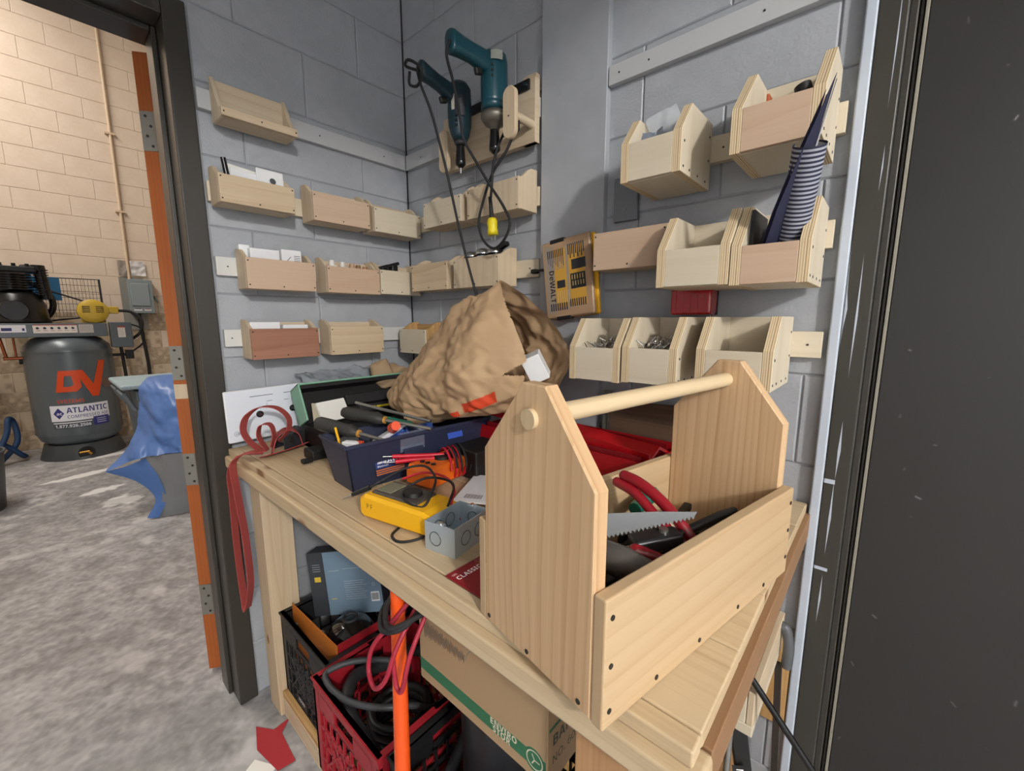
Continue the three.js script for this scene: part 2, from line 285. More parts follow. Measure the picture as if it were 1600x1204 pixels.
{ // dark door beside the bench, frame with drips of wall paint
  const d = structGroup('door_2');
  const drip = canvasTex(128, 2048, (x, w, h) => {
    x.fillStyle = '#3a3833'; x.fillRect(0, 0, w, h); x.fillStyle = '#b9c3d2';
    const edge = [[0, 10], [300, 16], [640, 12], [770, 30], [800, 44], [840, 26], [900, 14], [1180, 10], [1500, 16], [2048, 12]];
    x.beginPath(); x.moveTo(0, 0); edge.forEach(([y, e]) => x.lineTo(e * 0.6, y)); x.lineTo(0, h); x.fill();
    for (const [a, y0, y1, wd] of [[70, 700, 930, 5], [66, 1010, 1130, 7], [60, 1130, 1290, 6], [58, 1330, 1440, 5], [96, 250, 470, 3], [100, 520, 600, 3]]) { x.beginPath(); x.moveTo(a, y0); x.lineTo(a + wd, (y0 + y1) / 2); x.lineTo(a - 4, y1); x.lineTo(a - wd, (y0 + y1) / 2); x.fill(); }
    x.fillRect(8, 1130, 56, 9); x.fillRect(8, 1316, 70, 7);
  });
  const planar = (g, x0, x1, y0, y1) => { const p = g.attributes.position, uv = g.attributes.uv; for (let i = 0; i < p.count; i++) uv.setXY(i, (p.getX(i) - x0) / (x1 - x0), (p.getY(i) - y0) / (y1 - y0)); return g; };
  part('jamb', planar(BM(1.4875, 1.53, 0, 2.2, -0.15, 0.02, 0.003), 1.484, 1.53, 0, 2.2), std({ map: drip, roughness: 0.38 }), d);
  part('stop', [BM(1.53, 1.543, 0, 2.2, -0.15, 0.008, 0.003), BM(1.5445, 1.55, 0, 2.2, -0.15, 0.0, 0.002)], M.frame, d);
  part('edge_strip', BM(1.551, 1.5565, 0, 2.13, -0.05, 0.004, 0.001), mat(0x8c887c, 0.5), d, 'worn pale edge strip along the dark door');
  part('header', BM(1.484, 2.5, 2.13, 2.2, -0.15, 0.02, 0.003), M.frame, d);
  part('jamb', BM(2.45, 2.5, 0, 2.13, -0.15, 0.02, 0.003), M.frame, d);
  const sk = scuff('#2e2d2c', 110, 1, 1, 91);
  part('door_panel', planar(BM(1.557, 2.45, 0.008, 2.126, -0.045, -0.004, 0.002), 1.557, 2.45, 0, 2.126), std({ map: sk, roughness: 0.36 }), d, 'black painted door with scratches');
  struct('trim_3', BM(1.468, 1.487, 0, 2.2, -0.1, 0.0215, 0.004), mat(0xb9c2cf, 0.45));   // bead of pale wall paint along the frame
}
// ---------------------------------------------------------------- light fittings (out of the picture)
{
  const glow = std({ color: 0xffffff, emissive: 0xffffff, emissiveIntensity: 1.5, roughness: 0.5 });
  const k = thing('ceiling_light', 'round white ceiling light beyond the dropped beam', 'light', [4.2, 2.66, 2.05]);
  k.position.x = 4.2; part('globe', clean(new THREE.SphereGeometry(0.1, 24, 16)), std({ color: 0xffffff, emissive: 0xf4f7ff, emissiveIntensity: 6 }), k);
  part('stem', BM(-0.02, 0.02, 0.1, 0.26, -0.02, 0.02), M.white, k);
  const pan = (label, x, y, z, w, h) => { const o = thing('ceiling_light', label, 'light', [x, y, z]); part('frame', [BM(-w / 2 - 0.03, w / 2 + 0.03, 0.03, 0.08, -h / 2 - 0.03, h / 2 + 0.03)], M.white, o); part('diffuser', BM(-w / 2, w / 2, 0.02, 0.03, -h / 2, h / 2), glow, o); };
  pan('flat panel ceiling light above the middle of the workshop', 3.3, 2.84, 3.1, 1.2, 0.6);
  pan('long flat panel light high above the compressor', -3.4, 4.73, 1.9, 2.4, 0.6);
  pan('short flat panel light high above the compressor room doorway', -1.5, 4.73, 2.2, 1.2, 0.6);
}
// ---------------------------------------------------------------- cleats: rails screwed to the walls
const screwG = CY(0.0023, 0.0023, 0.0012, 8); screwG.rotateX(Math.PI / 2);
function cleat(wall, a0, a1, y0, y1, material, label, screws = []) {
  const L = a1 - a0, o = wall === 'L' ? thing('wall_cleat', label, 'rail', [0, y0, a1], Math.PI / 2, 'rails along the walls') : thing('wall_cleat', label, 'rail', [a0, y0, 0], 0, 'rails along the walls');
  delete o.userData.group;
  part('rail', uvm(BM(0, L, 0, y1 - y0, 0.0005, 0.019, 0.0015), 'x'), material, o);
  for (const s of screws) part('screw', at(screwG.clone(), s, (y1 - y0) * 0.5, 0.0195), M.screw, o);
}
W.whiteCleat = std({ color: 0xcfcfcc, roughness: 0.55 });
const rows = [[1.923, 1.978], [1.67, 1.727], [1.456, 1.512], [1.238, 1.292]];
cleat('L', 0.02, 0.718, ...rows[0], W.greyCleat, 'grey painted rail by the doorway holding the lone open tray', [0.06, 0.35, 0.6]);
cleat('L', 0.02, 0.716, ...rows[1], W.rawCleat, 'bare wood rail behind the trays with the outlet plates', [0.02, 0.4]);
cleat('L', 0.02, 0.714, ...rows[2], W.whiteCleat, 'pale painted rail behind the trays with small white boxes', [0.03, 0.4]);
cleat('L', 0.02, 0.712, ...rows[3], W.whiteCleat, 'lowest pale painted rail by the doorway, behind the reddish tray', [0.02, 0.4]);
cleat('B', 0.02, 0.711, ...rows[0], W.greyCleat, 'grey painted rail in the corner behind the drill rack', [0.1]);
cleat('B', 0.02, 0.711, ...rows[1], W.rawCleat, 'bare wood rail below the drills with two plain trays', [0.2]);
cleat('B', 0.02, 0.711, ...rows[2], W.rawCleat, 'bare wood rail with the tray of lamp parts, ending by the bit case', [0.2, 0.655]);
cleat('B', 0.02, 0.711, ...rows[3], W.rawCleat, 'low bare wood rail behind the paper bag', [0.2]);
cleat('B', 0.94, 1.468, 1.93, 1.977, W.greyCleat, 'grey painted rail above the plywood bins with nothing on it', [0.03, 0.11, 0.36]);
cleat('B', 1.06, 1.458, 1.677, 1.734, W.rawCleat, 'bare wood rail carrying the two highest plywood bins', [0.178]);
cleat('B', 0.95, 1.458, 1.462, 1.517, W.rawCleat, 'bare wood rail carrying the pinkish tray and the sandpaper bin', [0.1]);
cleat('B', 0.945, 1.459, 1.24, 1.295, W.rawCleat, 'bare wood rail carrying the three bins beside the dark door', [0.1, 0.489]);

// ---------------------------------------------------------------- shallow trays of thin board: local x along the wall, z out of the wall
function tray(wall, a0, a1, y0, label, o = {}) {
  const { front = 0.088, back = 0.122, depth = 0.1, face = W.pine, side = W.pine, lip = 0, z0 = 0.0195, t = 0.011, tilt = 0 } = o;
  const L = a1 - a0, g = wall === 'L' ? thing('parts_tray', label, 'tray', [0, y0, a1], Math.PI / 2) : thing('parts_tray', label, 'tray', [a0, y0, 0], 0);
  const fh = lip || front, curve = [[z0, 0], [depth - 0.001, 0], [depth - 0.001, fh], [depth - 0.012, fh + 0.004], [depth - 0.035, fh + (back - fh) * (lip ? 0.35 : 0.7)], [depth - 0.05, fh + (back - fh) * (lip ? 0.65 : 0.95)], [z0 + 0.006, back], [z0, back]];
  for (const s of [0, 1]) { // side panels: outline in (z, y), extruded along x
    const p = prism(curve, t, 0.0012); p.applyMatrix4(new THREE.Matrix4().set(0, 0, 1, s ? L - t : 0, 0, 1, 0, 0, 1, 0, 0, 0, 0, 0, 0, 1)); flip(p);
    part('side_panel', uvm(p, 'y'), side, g);
  }
  part('back_panel', uvm(BM(t, L - t, 0, back - 0.008, z0, z0 + 0.009, 0.001), 'x'), side, g);
  part('bottom_panel', uvm(BM(t, L - t, 0.0, t, z0 + 0.009, depth - t, 0.001), 'x'), side, g);
  const fp = part('front_panel', uvm(BM(0, L, lip ? 0 : -0.001, fh, depth, depth + 0.009, 0.0012), o.vert ? 'y' : 'x'), face, g);
  for (const [u, v] of lip ? [[0.03, 0.5], [0.5, 0.5], [0.97, 0.5]] : [[0.03, 0.12], [0.5, 0.1], [0.97, 0.12], [0.03, 0.9], [0.97, 0.9]]) part('screw', at(screwG.clone(), u * L, v * fh, depth + 0.0093), M.screw, fp);
  return g;
}
function flip(g) { // reverse winding after a mirror
  if (g.index) { const a = g.index.array; for (let i = 0; i < a.length; i += 3) { const t = a[i]; a[i] = a[i + 2]; a[i + 2] = t; } }
  else for (const at0 of Object.values(g.attributes)) { const n = at0.itemSize, a = at0.array; for (let i = 0; i < a.length; i += 3 * n) for (let k = 0; k < n; k++) { const t = a[i + k]; a[i + k] = a[i + 2 * n + k]; a[i + 2 * n + k] = t; } }
  g.computeVertexNormals(); return g;
}
tray('L', 0.48, 0.686, 1.888, 'empty open tray with low front lip on the grey painted rail', { lip: 0.022, back: 0.126, face: W.pineKnot });
tray('L', 0.505, 0.71, 1.655, 'knotty tray holding outlet plates and a black marker', { front: 0.076, back: 0.108, face: W.pineKnot });
tray('L', 0.245, 0.448, 1.648, 'plain pinkish tray between the marker tray and the corner tray', { front: 0.088, face: W.plyPink });
tray('L', 0.022, 0.226, 1.645, 'plain pale tray filling the corner below the grey painted rail', { front: 0.086, face: W.ply });
tray('L', 0.456, 0.661, 1.416, 'tan tray with white boxes sticking out of it', { front: 0.091, face: W.plyPink });
tray('L', 0.217, 0.416, 1.416, 'tan tray full of small white and brown fittings', { front: 0.088, face: W.plyPink });
tray('L', 0.03, 0.213, 1.42, 'pale tray with black plastic bits in the corner', { front: 0.088, face: W.ply });
tray('L', 0.46, 0.666, 1.2, 'tray with a reddish brown front panel', { front: 0.094, face: W.plyRed });
tray('L', 0.213, 0.418, 1.2, 'plain empty tray beside the reddish brown one', { front: 0.098, face: W.pineKnot });
tray('B', 0.246, 0.447, 1.651, 'plain pale tray under the drills, by the corner', { front: 0.085, face: W.ply });
tray('B', 0.48, 0.703, 1.648, 'striped tray under the drills with a tall side', { front: 0.09, back: 0.125, face: W.pine, vert: true });
tray('B', 0.158, 0.368, 1.43, 'plain tan tray just behind the paper bag', { front: 0.096, face: W.pineKnot });
tray('B', 0.405, 0.62, 1.43, 'striped tray full of round lamp parts', { front: 0.096, face: W.pine, vert: true });
tray('B', 0.06, 0.23, 1.19, 'tray with a dark stained inside, half hidden by the paper bag', { front: 0.094, face: W.ply, side: W.osb });
tray('B', 0.962, 1.155, 1.448, 'wide pinkish tray between the bit case and the plywood bins', { front: 0.092, back: 0.1, face: W.plyPink });

// ---------------------------------------------------------------- deep plywood bins on the back wall
function bin(x0, x1, y0, front, top, knee, label, o = {}) {
  const { depth = 0.2, t = 0.018, z0 = 0.0195 } = o, L = x1 - x0, g = thing('plywood_bin', label, 'bin', [x0, y0, 0]);
  const out = [[z0, 0], [depth, 0], [depth, front], [knee, top], [z0, top]];
  let sp;
  for (const s of [0, 1]) {
    const p = prism(out, t, 0.0008); p.applyMatrix4(new THREE.Matrix4().set(0, 0, 1, s ? L - t : 0, 0, 1, 0, 0, 1, 0, 0, 0, 0, 0, 0, 1)); flip(p);
    const gm = p; // groups: 0 caps, 1 rims
    sp = part('side_panel', gm, [W.plySide, W.edge], g);
  }
  part('back_panel', uvm(BM(t, L - t, 0, top, z0, z0 + 0.012, 0.001), 'x'), W.ply, g);
  part('bottom_panel', uvm(BM(t, L - t, 0, 0.014, z0 + 0.012, depth - 0.0125, 0.001), 'z'), W.ply, g);
  part('front_panel', uvm(BM(t, L - t, 0.001, front - 0.002, depth - 0.012, depth, 0.0015), 'x'), o.face || W.ply, g);
  for (const [y, z] of [[0.012, 0.05], [0.012, 0.1], [0.012, 0.15], [0.012, 0.185], [0.06, 0.185], [0.06, 0.035], [0.11, 0.035]]) part('screw', at(CY(0.0026, 0.0026, 0.0012, 8), L + 0.0003, y, z, 0, 0, Math.PI / 2), M.screw, sp);
  return g;
}
W.plySide = std({ map: T.ply.clone(), roughness: 0.6 }); W.plySide.map.repeat.set(2, 1.3);
bin(1.08, 1.212, 1.618, 0.081, 0.142, 0.15, 'plywood bin with a knot stain underneath, holding clear plastic bags');
bin(1.302, 1.444, 1.624, 0.078, 0.168, 0.11, 'highest plywood bin beside the dark door, under the empty grey rail', { face: W.plyPink });
bin(1.173, 1.3165, 1.388, 0.078, 0.152, 0.14, 'empty plywood bin next to the pinkish tray');
bin(1.3185, 1.446, 1.385, 0.074, 0.156, 0.13, 'plywood bin holding rolled sandpaper sheets', { face: W.plyPink });
bin(0.955, 1.094, 1.172, 0.083, 0.152, 0.15, 'plywood bin with a small pile of screws, next to the bag');
bin(1.1, 1.228, 1.176, 0.082, 0.15, 0.15, 'plywood bin with wide loose screws, under the red lens');
bin(1.266, 1.405, 1.184, 0.077, 0.142, 0.15, 'empty plywood bin behind the tool tote');

// ---------------------------------------------------------------- what the trays and bins hold
const label2 = (w, h, draw, ppm = 2000) => std({ map: canvasTex(Math.round(w * ppm), Math.round(h * ppm), draw), roughness: 0.6 });
function decal(name, w, h, material, parent, x, y, z, rx = 0, ry = 0, rz = 0) { const g = clean(new THREE.PlaneGeometry(w, h)); return part(name, at(g, x, y, z, rx, ry, rz), material, parent); }
// plates and marker in the knotty tray (world: x out of the wall)
{
  const pl = thing('outlet_plate', 'square white wall plate with a round hole, leaning forward in the knotty tray', 'wall plate', [0.06, 1.668, 0.555], Math.PI / 2);
  part('plate', at(RB(0.078, 0.118, 0.006, 0.003), 0, 0.058, 0, -0.12, 0, -0.02), M.white, pl); part('knob', at(CY(0.009, 0.009, 0.006, 16), 0.004, 0.082, 0.004, Math.PI / 2 - 0.12), M.chrome, pl); part('slot', at(B(0.012, 0.022, 0.003), 0.008, 0.048, 0.0045, -0.12), M.black, pl); part('screw', at(CY(0.004, 0.004, 0.004, 12), -0.028, 0.054, 0.004, Math.PI / 2), M.chrome, pl);
  solo('blank_plate', 'plain white wall plate lying behind the square one', 'wall plate', at(RB(0.11, 0.075, 0.006, 0.002), 0.05, 1.728, 0.61, 0, Math.PI / 2, -0.08), M.white);
  solo('blank_plate', 'narrow white plate edge sticking up behind the plain one', 'wall plate', at(RB(0.17, 0.07, 0.004, 0.002), 0.036, 1.742, 0.592, -0.1, Math.PI / 2, -0.1), M.paper);
  const mk = thing('marker_pen', 'black capped marker standing in the knotty tray', 'marker', [0.07, 1.667, 0.668]); part('barrel', at(CY(0.0065, 0.006, 0.07, 14), 0, 0.036, 0), M.darkGrey, mk); part('cap', at(CY(0.007, 0.0075, 0.05, 14), 0, 0.094, 0, 0, 0, 0), M.blackGloss, mk); part('clip', BM(0.007, 0.0095, 0.07, 0.115, -0.002, 0.002), M.blackGloss, mk); mk.rotation.x = 0.12;
  // white boxes in the tan tray
  const bx = (z, w, h, label, draw) => { const o = thing('small_box', label, 'box', [0.06, 1.428, z], Math.PI / 2); part('carton', RB(w, h, 0.035, 0.002).translate(0, h / 2, 0), M.white, o); decal('print', w * 0.9, h * 0.9, label2(w * 0.9, h * 0.9, draw), o, 0, h / 2, 0.0182); };
  bx(0.595, 0.085, 0.112, 'white carton with a round dial picture, in the tan tray', (x, w, h) => { x.fillStyle = '#e6e6ea'; x.fillRect(0, 0, w, h); x.fillStyle = '#4a4440'; x.beginPath(); x.arc(w * 0.6, h * 0.42, h * 0.12, 0, 7); x.fill(); });
  bx(0.516, 0.062, 0.118, 'white carton with printed lines and a dial, in the tan tray', (x, w, h) => { x.fillStyle = '#e8e8ea'; x.fillRect(0, 0, w, h); x.strokeStyle = '#333'; x.lineWidth = 3; for (let i = 0; i < 4; i++) { x.beginPath(); x.moveTo(w * 0.62, h * (0.12 + 0.05 * i)); x.lineTo(w * 0.97, h * (0.12 + 0.05 * i)); x.stroke(); } x.beginPath(); x.moveTo(w * 0.2, h * 0.3); x.lineTo(w * 0.45, h * 0.15); x.stroke(); x.fillStyle = '#4a4440'; x.beginPath(); x.arc(w * 0.5, h * 0.45, h * 0.12, 0, 7); x.fill(); });
  solo('small_box', 'white carton edge behind the two printed ones, in the tan tray', 'box', at(RB(0.02, 0.12, 0.03, 0.002), 0.045, 1.49, 0.645, 0, 0, 0), M.white);
  // two plain white blocks in the reddish tray
  solo('white_carton', 'taller plain white carton in the reddish brown tray', 'box', at(RB(0.035, 0.1, 0.088, 0.003), 0.06, 1.265, 0.612), M.white);
  solo('white_carton', 'lower plain white carton in the reddish brown tray', 'box', at(RB(0.035, 0.092, 0.08, 0.003), 0.06, 1.26, 0.52), M.white);
  // loose fittings
  const fit = [[0.375, 0xe8e6e0, 'white plastic fitting with a stepped top'], [0.335, 0xdedad2, 'white plastic fitting with two prongs'], [0.3, 0xb89878, 'tan wooden fitting'], [0.275, 0x8a6a4c, 'small brown round fitting'], [0.248, 0x9a7450, 'tiny brown knob']];
  fit.forEach(([z, c, l], i) => { const o = thing('loose_fitting', l + ' in the tray of fittings', 'fitting', [0.06, 1.428, z]); part('body', RB(0.03, 0.085 - i * 0.003, 0.026, 0.004).translate(0, 0.042, 0), mat(c, 0.6), o); part('cap', at(CY(0.008, 0.011, 0.02, 12), 0, 0.092 - i * 0.003, 0), mat(c, 0.5), o); });
  for (const [z, h, l] of [[0.17, 0.092, 'lower'], [0.125, 0.105, 'taller']]) { const o = thing('cable_clip', `${l} black plastic clip in the corner tray`, 'clip', [0.06, 1.432, z]); part('body', RB(0.03, h, 0.03, 0.008).translate(0, h / 2, 0), M.black, o); part('tab', at(RB(0.02, 0.012, 0.05, 0.004), 0, h, 0, 0.3), M.black, o); }
  // lamp sockets in the striped tray
  for (const [x, h, l] of [[0.45, 0.105, 'with a bright rim, nearest the corner'], [0.505, 0.11, 'with a wide shiny rim'], [0.56, 0.108, 'with a small shiny rim']]) { const o = thing('lamp_socket', `round chrome lamp socket ${l}`, 'lamp part', [x, 1.442, 0.062]); part('shell', LA([[0.001, 0], [0.016, 0], [0.02, h * 0.7], [0.025, h * 0.9], [0.022, h], [0.012, h + 0.006], [0.001, h + 0.004]]), M.chrome, o); part('collar', at(clean(new THREE.TorusGeometry(0.0225, 0.004, 8, 24)), 0, h * 0.86, 0, Math.PI / 2), M.blackGloss, o); }
  solo('lamp_bracket', 'black bent bracket sticking out of the striped tray', 'bracket', [at(RB(0.05, 0.014, 0.02, 0.003), 0.592, 1.556, 0.06, 0, 0, 0.35), BM(0.575, 0.587, 1.442, 1.552, 0.05, 0.07)], M.black);
  // bags in the first bin
  const bagM = phys({ color: 0xe4e8ec, roughness: 0.25, transmission: 0.6, thickness: 0, transparent: true });
  const crumple = (w, h, s) => { const g = new THREE.PlaneGeometry(w, h, 10, 10), p = g.attributes.position; for (let i = 0; i < p.count; i++) p.setZ(i, 0.016 * (vnoise(p.getX(i) * 60 + s, p.getY(i) * 60) - 0.5) + 0.008 * (vnoise(p.getX(i) * 160 + s, p.getY(i) * 140) - 0.5)); g.computeVertexNormals(); return clean(g); };
  solo('plastic_bag', 'crumpled clear plastic bag standing tall in the knot-stained bin', 'plastic bag', [at(crumple(0.07, 0.14, 1), 1.152, 1.715, 0.11, 0, 0.3, 0.35), at(crumple(0.06, 0.12, 5), 1.165, 1.705, 0.09, 0, -0.4, 0.3)], bagM);
  solo('plastic_bag', 'small grey crumpled bag low in the knot-stained bin', 'plastic bag', [at(crumple(0.06, 0.1, 9), 1.118, 1.69, 0.14, -0.2, 0.2, 0.1), at(crumple(0.05, 0.1, 13), 1.13, 1.688, 0.12, -0.3, -0.2, -0.4)], mat(0x6d7480, 0.4));
  solo('orange_tag', 'orange plastic tag in the highest bin', 'tag', BM(1.345, 1.35, 1.64, 1.735, 0.12, 0.145, 0.001), mat(0xb65a30, 0.5));
  solo('rubber_bung', 'black rounded rubber bung showing over the front of the highest bin', 'bung', [at(CY(0.013, 0.013, 0.03, 16), 1.408, 1.71, 0.16, 0, 0, 0.3), BM(1.402, 1.412, 1.64, 1.705, 0.155, 0.165)], M.black);
  // sandpaper: rolled striped sheets and folded blue sheets
  const stripes = canvasTex(256, 512, (x, w, h) => { x.fillStyle = '#a3a6b2'; x.fillRect(0, 0, w, h); x.fillStyle = '#23263c'; for (let i = 0; i < 30; i++) x.fillRect(0, i * 16, w, 8); x.fillStyle = '#d9dade'; x.fillRect(0, 440, w, 72); x.strokeStyle = '#8b8e9c'; x.lineWidth = 4; for (let i = 0; i < 12; i++) { x.beginPath(); x.moveTo(i * 24, 512); x.lineTo(i * 24 + 12, 460); x.stroke(); } });
  const lean = (o, d, spin) => { o.quaternion.setFromUnitVectors(new THREE.Vector3(0, 1, 0), V(d).normalize()).multiply(new THREE.Quaternion().setFromAxisAngle(new THREE.Vector3(0, 1, 0), spin)); };
  const roll = thing('sandpaper_roll', 'rolled sheet with navy and white stripes standing in a bin', 'sandpaper', [1.396, 1.402, 0.115]); lean(roll, [0.035, 0.192, 0.105], 0);
  const tube = new THREE.CylinderGeometry(0.024, 0.024, 0.232, 28, 1, true, -1.9, 4.8); part('sheet', at(clean(tube), 0, 0.117, 0), std({ map: stripes, roughness: 0.7, side: THREE.DoubleSide }), roll);
  const inner = new THREE.CylinderGeometry(0.02, 0.02, 0.228, 28, 1, true, -1.7, 4.4); part('lining', at(clean(inner), 0, 0.117, 0), std({ color: 0xc8c8cc, roughness: 0.8, side: THREE.DoubleSide }), roll);
  for (const [x, z, l, tl] of [[1.346, 0.128, 'folded navy sandpaper sheet with a pointed top', 0.315], [1.354, 0.136, 'folded navy sandpaper sheet leaning on the striped roll', 0.33]]) {
    const s = thing('sandpaper_sheet', l, 'sandpaper', [x, 1.402, z]); lean(s, [0.09, 0.23, 0.13], 0.5);
    part('sheet', prism([[-0.008, 0], [0.016, 0], [0.016, tl * 0.6], [0.006, tl], [-0.004, tl * 0.66], [-0.009, tl * 0.42]], 0.0016), mat(0x262944, 0.75), s);
    part('backing', prism([[0.014, 0.02], [0.0185, 0.02], [0.019, tl * 0.6], [0.0085, tl * 0.98], [0.0155, tl * 0.6]], 0.003), mat(0xb4b4bc, 0.8), s);
  }
  const wood2 = solo('wood_offcut', 'dark board standing beside the striped roll', 'board', uvm(BM(1.338, 1.344, 1.4, 1.53, 0.04, 0.15), 'y'), M.darkGrey);
  // screws: heaps, each screw its own piece is far below ten pixels
  const heap = (n, x0, x1, y, z0, z1, s0, label) => {
    const gs = []; for (let i = 0; i < n; i++) { const a = rr(0, 6.28), e = rr(-0.9, 0.9), x = rr(x0, x1), z = rr(z0, z1), yy = y + rr(0, 0.022) + (i % 7 === 0 ? 0.012 : 0), d = [Math.cos(a) * Math.cos(e), Math.sin(e), Math.sin(a) * Math.cos(e)]; gs.push(bar([x, yy, z], [x + d[0] * 0.024, yy + Math.abs(d[1]) * 0.024, z + d[2] * 0.024], 0.0017, 0.001, 5)); const h = CY(0.0042, 0.002, 0.003, 8); h.applyMatrix4(new THREE.Matrix4().compose(new THREE.Vector3(x, yy, z), new THREE.Quaternion().setFromUnitVectors(new THREE.Vector3(0, -1, 0), new THREE.Vector3(d[0], Math.abs(d[1]), d[2]).normalize()), new THREE.Vector3(1, 1, 1))); gs.push(h); }
    const m = solo('screw_heap', label, 'screws', gs, M.chrome); m.userData.kind = 'stuff';
  };
  heap(60, 0.985, 1.065, 1.24, 0.06, 0.16, 1, 'small heap of silver screws in the bin next to the bag');
  heap(80, 1.13, 1.2, 1.243, 0.05, 0.16, 2, 'wide heap of silver screws in the bin under the red lens');
  for (const [a, b, y, l] of [[0.975, 1.074, 1.186, 'cardboard liner under the small heap of screws'], [1.12, 1.208, 1.19, 'cardboard liner under the wide heap of screws']]) solo('liner', l, 'liner', BM(a, b, y, y + 0.055, 0.034, 0.185, 0.002), mat(0x8d8274, 0.8));
}
// ---------------------------------------------------------------- things on the back wall
{
  const s = thing('switch_cover', 'blank steel wall plate half behind a plywood bin', 'wall plate', [0.998, 1.582, 0.001]); part('cover', RB(0.07, 0.114, 0.012, 0.004).translate(0, 0.057, 0.006), mat(0x8d9196, 0.3, 0.8), s); for (const y of [0.03, 0.084]) part('screw', at(CY(0.0035, 0.0035, 0.002, 12), 0, y, 0.0125, Math.PI / 2), M.dullSteel, s);
  const r = thing('red_lens', 'red plastic vehicle lamp lens on the wall above the screw bins', 'lamp lens', [1.198, 1.332, 0.001]);
  const rp = phys({ color: 0xb01012, roughness: 0.15, clearcoat: 0.6 }); part('lens', RB(0.094, 0.062, 0.05, 0.006).translate(0, 0.031, 0.03), rp, r); part('base', BM(-0.048, 0.048, 0, 0.062, 0, 0.008), M.darkGrey, r);
  for (let i = -2; i <= 2; i++) part('rib', BM(i * 0.017 - 0.0015, i * 0.017 + 0.0015, 0.004, 0.058, 0.054, 0.0575), rp, r);
  // bit case
  const print = label2(0.16, 0.22, (x, w, h) => {
    x.fillStyle = '#a98a6c'; x.fillRect(0, 0, w, h); x.fillStyle = '#c99a3a'; x.fillRect(w * 0.24, h * 0.1, w * 0.66, h * 0.78); x.fillStyle = '#9a8c7c'; x.fillRect(w * 0.04, h * 0.04, w * 0.2, h * 0.92); x.fillRect(w * 0.5, h * 0.06, w * 0.06, h * 0.86);
    x.fillStyle = '#23243a'; for (let i = 0; i < 9; i++) x.fillRect(w * (0.1 + i * 0.042), h * 0.1, w * 0.022, h * (0.17 + 0.03 * (i % 3))); for (let i = 0; i < 9; i++) x.fillRect(w * (0.56 + i * 0.04), h * 0.07, w * 0.022, h * (0.14 + 0.05 * (i % 2)));
    x.fillStyle = '#7f7f8a'; for (let i = 0; i < 9; i++) x.fillRect(w * (0.1 + i * 0.042), h * 0.2, w * 0.014, h * 0.17);
    x.fillStyle = '#25262c'; x.fillRect(w * 0.58, h * 0.46, w * 0.32, h * 0.2); x.fillRect(w * 0.62, h * 0.28, w * 0.3, h * 0.13); x.fillRect(w * 0.28, h * 0.52, w * 0.18, h * 0.1);
    x.fillStyle = '#c9a860'; for (let i = 0; i < 5; i++) { x.fillRect(w * (0.61 + i * 0.056), h * 0.48, w * 0.018, h * 0.06); x.fillRect(w * (0.62 + i * 0.056), h * 0.56, w * 0.018, h * 0.06); }
    x.fillStyle = '#20223c'; for (let i = 0; i < 8; i++) x.fillRect(w * (0.1 + i * 0.05), h * 0.82, w * 0.028, h * 0.1); for (let i = 0; i < 8; i++) x.fillRect(w * (0.54 + i * 0.045), h * 0.79, w * 0.026, h * 0.1); x.fillStyle = '#d8d0c0'; for (let i = 0; i < 6; i++) x.fillRect(w * (0.28 + i * 0.05), h * 0.66, 3, h * 0.16);
    x.save(); x.translate(w * 0.165, h * 0.36); x.rotate(Math.PI / 2); x.fillStyle = '#151515'; x.font = `bold ${w * 0.155}px sans-serif`; x.fillText('DeWALT', 0, w * 0.05); x.restore();
  }, 2600);
  const c = thing('bit_case', 'clear fronted yellow drill bit case hanging beside the pinkish tray', 'bit case', [0.858, 1.325, 0.03]); c.rotation.z = 0.11; 
  part('back_shell', RB(0.168, 0.226, 0.012, 0.006).translate(0.008, 0.116, 0.006), M.yellow, c); part('lid', RB(0.168, 0.226, 0.016, 0.007).translate(0, 0.117, 0.02), mat(0xa78a6e, 0.3), c, 'smoky clear lid'); decal('contents_print', 0.158, 0.216, print, c, 0, 0.117, 0.0285);
  part('latch', BM(-0.05, 0.0, 0.221, 0.233, 0.012, 0.03, 0.002), M.black, c); part('latch', BM(-0.045, 0.005, -0.001, 0.009, 0.012, 0.03, 0.002), M.black, c);
  const hk = thing('case_hook', 'small black hook on the rail beside the bit case', 'hook', [0.7, 1.462, 0.0195]); part('hook', [RB(0.022, 0.014, 0.02, 0.004).translate(0.004, 0.009, 0.01), RB(0.05, 0.008, 0.008, 0.003).translate(0.03, 0.009, 0.022)], M.black, hk);
}
